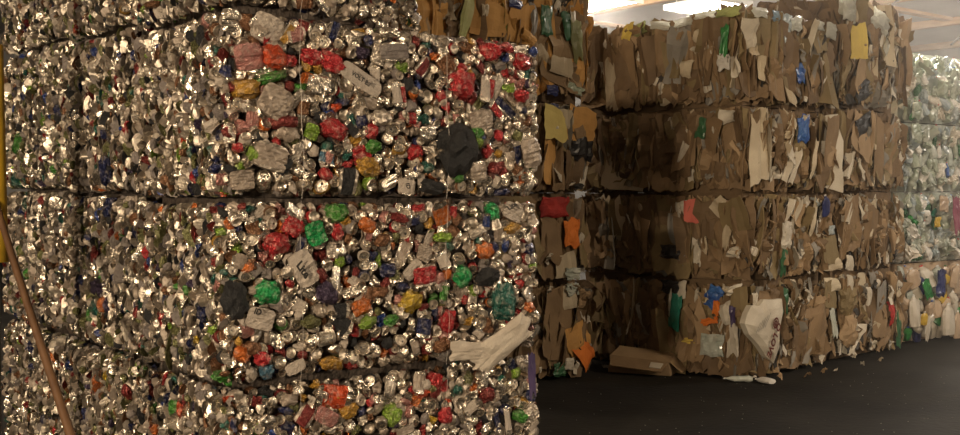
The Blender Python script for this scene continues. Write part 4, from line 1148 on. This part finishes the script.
# ------------------------------------------------------------------ plastic bottle bales at the right
FE = Vector((0.80, 0.60, 0)).normalized(); FC = Vector((4.38, 11.45, 0))
F_LEV = [0.0, 0.84, 1.60, 2.34, 3.09]
FSP = [(905,214,12,48,'bag0','navy',0,.10,'plastic_bag'),(928,289,10,20,'bag1','green',25,.10,'plastic_bag'),(942,284,14,28,'bag3','navy',0,.10,'plastic_bag'),(925,318,9,14,'jug1','yellow',0,.10,'plastic_bottle'),
 (929,342,24,9,'bottle2','milky',90,.12,'plastic_bottle'),(916,310,16,34,'jug0','milky',0,.08,'plastic_bottle'),(912,277,16,22,'jug2','peach',20,.08,'plastic_bottle'),(948,318,18,34,'jug3','milky',0,.08,'plastic_bottle'),
 (956,275,14,26,'jug0','peach',-10,.08,'plastic_bottle'),(957,325,10,30,'jug1','peach',0,.08,'plastic_bottle'),(957,210,8,36,'bag2','maroon',0,.10,'plastic_film'),(945,204,16,16,'bag4','peach',0,.09,'plastic_film'),
 (938,222,8,10,'bag5','yellow',0,.10,'plastic_film'),(917,120,12,16,'bag1','mint',0,.09,'plastic_film')]
FLAB = ['lowest bale of milky plastic jugs standing on the floor past the cardboard stack', 'pale plastic bottle bale above the milky jugs, navy bag on its edge',
        'pale green plastic bottle bale third up past the cardboard stack', 'topmost pale plastic bottle bale past the cardboard stack, under the roof braces']
for lev in range(4):
    z0, z1 = F_LEV[lev], F_LEV[lev + 1]
    b = Bale('plastic_bottle_bale', FC, FE, 1.9, 1.2, z0 + 0.006, z1 - z0 - 0.012)
    tag(b.root, FLAB[lev], 'bale', 'bales of plastic bottles'); b.core(PL['clear'] if lev else PL['peach'], 0.12)
    b.emin = 0.004
    spec_board(b, b.front, FSP, 3500 + lev)
    r = random.Random(3600 + lev); H = Hash2(0.09)
    for _ in range(2500):
        x, y = r.uniform(0.02, b.L - 0.02), r.uniform(0.05, b.H - 0.05)
        if lev == 0: w = r.uniform(0.12, 0.18); h = w * r.uniform(1.3, 1.7)
        else: w = r.uniform(0.07, 0.14); h = w * r.uniform(1.3, 2.1)
        sz = (w + h) / 2
        if any((x - a) ** 2 + (y - c) ** 2 < (0.34 * (sz + q)) ** 2 for a, c, q in H.near(x, y)): continue
        H.add(x, y, sz)
        key = pick(r, [('milky', 50), ('peach', 30), ('clear', 8), ('yellow', 3), ('navy', 4), ('green', 4)] if lev == 0 else
                   [('mint', 34), ('clear', 26), ('ice', 18), ('milky', 14), ('film_white', 8), ('green', 3), ('forest', 5), ('blue', 1), ('teal', 1)])
        cap = PL[r.choice(['film_white', 'blue', 'red', 'milky', 'green'])]
        M = orient(b.front, x, y, edge_off(b.front, x, y, 0.06, 0.05) + r.uniform(-0.05, 0.03), w, h, w, r.gauss(0, 0.8), r.uniform(-0.5, 0.5), r.uniform(-0.6, 0.6))
        tp = ('jug%d' % r.randrange(4)) if lev == 0 else r.choice(['bottle%d' % r.randrange(6)] * 3 + ['bag%d' % r.randrange(6)] * 3 + ['scrush%d' % r.randrange(8)])
        b.put(tp, [PL[key], cap], M, 'plastic_bottle' if tp.startswith(('bottle', 'jug')) else 'plastic_film')
    b.flush('compressed_bottles')

# ------------------------------------------------------------------ things on the floor
def floor_at(px, py):
    return hit(px, py, (0, 0, 0), UP)

# squashed open carton lying by the foot of the cardboard stack
p = floor_at(645, 372)
box = empty('cardboard_box', p)
tag(box, 'flattened brown carton with a white label lying on the floor in the shade', 'box')
ux = Vector((0.93, -0.36, 0)).normalized(); uy = Vector((-ux.y, ux.x, 0))
def prism(name, pts, m, parent, th=None):
    """convex block from 8 corner points given in the carton's own axes"""
    V = [ux * a + uy * c + UP * d for a, c, d in pts]
    me = bpy.data.meshes.new(name)
    me.from_pydata([tuple(v) for v in V], [], [(0, 3, 2, 1), (4, 5, 6, 7), (0, 1, 5, 4), (1, 2, 6, 5), (2, 3, 7, 6), (3, 0, 4, 7)])
    me.materials.append(m)
    return link(bpy.data.objects.new(name, me), parent)
prism('carton_body', [(-.30, -.14, .004), (.26, -.16, .004), (.28, .16, .004), (-.29, .18, .004), (-.29, -.11, .15), (.24, -.14, .11), (.27, .15, .17), (-.27, .17, .20)], K['kraft_light'], box)
prism('flap', [(-.29, -.125, .150), (.235, -.15, .112), (.20, -.26, .045), (-.25, -.25, .075), (-.29, -.12, .158), (.235, -.145, .120), (.20, -.262, .053), (-.25, -.252, .083)], K['kraft'], box)
prism('flap', [(.25, -.14, .115), (.28, .15, .165), (.38, .13, .060), (.35, -.12, .030), (.25, -.14, .123), (.28, .15, .173), (.382, .13, .068), (.352, -.12, .038)], K['kraft_light'], box)
prism('white_label', [(.09, -.172, .112), (.20, -.178, .106), (.185, -.235, .072), (.085, -.228, .077), (.09, -.172, .118), (.20, -.178, .112), (.185, -.237, .078), (.085, -.230, .083)], K['paper_white'], box)

def floor_bottle(px, py, length, wid, ang, key, label, cat, tpl='bottle3', name='plastic_bottle', capkey='film_white'):
    p = floor_at(px, py)
    root = empty(name, p)
    V, T, M = TPL[tpl]
    R = Matrix.Rotation(ang, 4, 'Z') @ Matrix.Diagonal((wid, length, wid, 1))
    A = np.array(R.to_3x3()); W = V @ A.T; W[:, 2] -= W[:, 2].min() - 0.001
    for nm, sel, m in (('bottle_body', M == 0, PL[key]), ('cap', M == 1, PL[capkey])):
        t = T[sel]; us = np.unique(t); lut = np.zeros(len(V), int); lut[us] = np.arange(len(us))
        me = raw_mesh(nm, W[us], lut[t], [0] * len(t), [m])
        link(bpy.data.objects.new(nm, me), root)
    tag(root, label, cat)
floor_bottle(738, 382, 0.24, 0.09, 1.45, 'clear', 'squashed clear plastic bottle lying on the floor below the corner cardboard bale', 'bottle')
floor_bottle(764, 383, 0.19, 0.11, 0.6, 'film_white', 'crumpled white plastic cup on the floor under the printed sack', 'cup', 'jug2', 'plastic_cup')

def scrap(px, py, w, key, label, seed):
    r = random.Random(seed)
    p = floor_at(px, py)
    V, T, M = TPL['scrush%d' % r.randrange(8)]
    R = Matrix.Rotation(r.uniform(0, 6), 4, 'Z') @ Matrix.Diagonal((w, w * 0.7, w * 0.5, 1))
    W = V @ np.array(R.to_3x3()).T; W[:, 2] -= W[:, 2].min() - 0.001
    o = bpy.data.objects.new('paper_scrap', raw_mesh('paper_scrap', W, T, M, [K[key] if key in K else PL[key]]))
    link(o); o.location = p
    tag(o, label, 'scrap', 'litter at the foot of the cardboard stack')
for i, (px, py, w, key) in enumerate([(752, 381, .07, 'milky'), (712, 372, .06, 'paper_grey'), (695, 371, .05, 'paper_cream'), (823, 374, .06, 'kraft_light'), (835, 372, .05, 'paper_white'),
                                      (862, 366, .05, 'paper_white'), (880, 362, .05, 'paper_cream'), (808, 378, .07, 'kraft'), (780, 380, .06, 'kraft_light'), (605, 368, .06, 'paper_grey')]):
    scrap(px, py, w, key, 'small crumpled scrap of paper on the floor along the cardboard bales', 4000 + i)
# grit and tiny crumbs over the open floor
r = random.Random(77); V, T = [], []
for _ in range(110):
    px, py = r.uniform(540, 960), r.uniform(372, 434)
    p = floor_at(px, py); q = r.uniform(0.002, 0.007); k = len(V); a = r.uniform(0, 6)
    for i in range(3): V.append((p.x + q * math.cos(a + 2.1 * i), p.y + q * math.sin(a + 2.1 * i), 0.001))
    V.append((p.x, p.y, 0.001 + q * 0.8))
    T += [(k, k + 1, k + 3), (k + 1, k + 2, k + 3), (k + 2, k, k + 3)]
o = bpy.data.objects.new('floor_grit', raw_mesh('floor_grit', V, T, [0] * len(T), [K['paper_grey']])); link(o)
tag(o, 'pale grit and crumbs strewn over the dark floor', 'grit', kind='stuff')

# ------------------------------------------------------------------ yellow sleeved post and leaning pole
def tube(name, a, b, r0, r1, m, parent=None, n=12, off=Vector((0, 0, 0)), rings=6, wob=0.0):
    a, b = Vector(a) - off, Vector(b) - off
    d = (b - a).normalized(); x = d.orthogonal().normalized(); y = d.cross(x)
    V, Fs = [], []
    for j in range(rings + 1):
        t = j / rings; c = a + (b - a) * t; rr = r0 + (r1 - r0) * t
        c = c + x * (wob * math.sin(t * 7)) 
        for i in range(n):
            an = 2 * math.pi * i / n; V.append(tuple(c + x * (rr * math.cos(an)) + y * (rr * math.sin(an))))
    for j in range(rings):
        for i in range(n):
            q, s = j * n + i, j * n + (i + 1) % n; Fs.append((q, s, s + n, q + n))
    Fs.append(tuple(range(n))[::-1]); Fs.append(tuple(range(rings * n, rings * n + n)))
    me = bpy.data.meshes.new(name); me.from_pydata(V, [], Fs); me.materials.append(m)
    for p_ in me.polygons: p_.use_smooth = len(p_.vertices) == 4
    return link(bpy.data.objects.new(name, me), parent)
YEL = mat('yellow_paint', (0.66, 0.42, 0.03), 0, 0.45, (0.50, 0.31, 0.03), 9)
STEEL = mat('grey_steel', (0.16, 0.15, 0.14), 0.7, 0.5)
POLEW = mat('pole_wood', (0.135, 0.068, 0.03), 0, 0.6, (0.10, 0.048, 0.021), 14, stretch=(1, 1, 0.15))
py0 = Vector((-2.214, 5.0, 0))
post = empty('yellow_post', py0)
tag(post, 'steel post with a yellow sleeve standing beside the far can column', 'post')
tube('post_tube', py0, py0 + UP * 2.6, 0.028, 0.028, STEEL, post, off=py0)
tube('yellow_sleeve', py0 + UP * 1.265, py0 + UP * 2.25, 0.064, 0.050, YEL, post, off=py0)
slab('base_plate', UP * 0.006, E0, L0, UP, 0.10, 0.10, 0.006, STEEL, post)
top_ = Vector((-2.135, 4.90, 1.47)); low_ = Vector((-1.573, 4.2, 0.65))
dirp = (low_ - top_).normalized()
foot = low_ + dirp * (0.65 - 0.016) / abs(dirp.z)
up_end = top_ - dirp * 0.22
po = tube('wooden_pole', up_end, foot, 0.014, 0.020, POLEW, None, off=foot, rings=14, wob=0.004)
po.location = foot
tag(po, 'brown wooden pole leaning on the yellow post before the cans', 'pole')

# ------------------------------------------------------------------ haze volume added to imitate lamp glare past the cardboard
hz = slab('dust_haze', hallpt((5.2 + S1 - 0.1) / 2, (T0 + T1) / 2, 2.56), E0, L0, UP, (S1 - 0.1 - 5.2) / 2, (T1 - T0) / 2 - 0.1, 2.54, None)
hz.data.materials.clear()
hm = bpy.data.materials.new('dust_haze'); hm.use_nodes = True
hm.node_tree.nodes.remove(hm.node_tree.nodes['Principled BSDF'])
vs = hm.node_tree.nodes.new('ShaderNodeVolumeScatter')
vs.inputs['Density'].default_value = 0.0115; vs.inputs['Anisotropy'].default_value = 0.3; vs.inputs['Color'].default_value = (1.0, 0.97, 0.93, 1)
hm.node_tree.links.new(vs.outputs[0], hm.node_tree.nodes['Material Output'].inputs['Volume'])
hz.data.materials.append(hm)
tag(hz, 'thin pale dust haze in the lit bay around the plastic bottle bales', 'haze', kind='stuff')
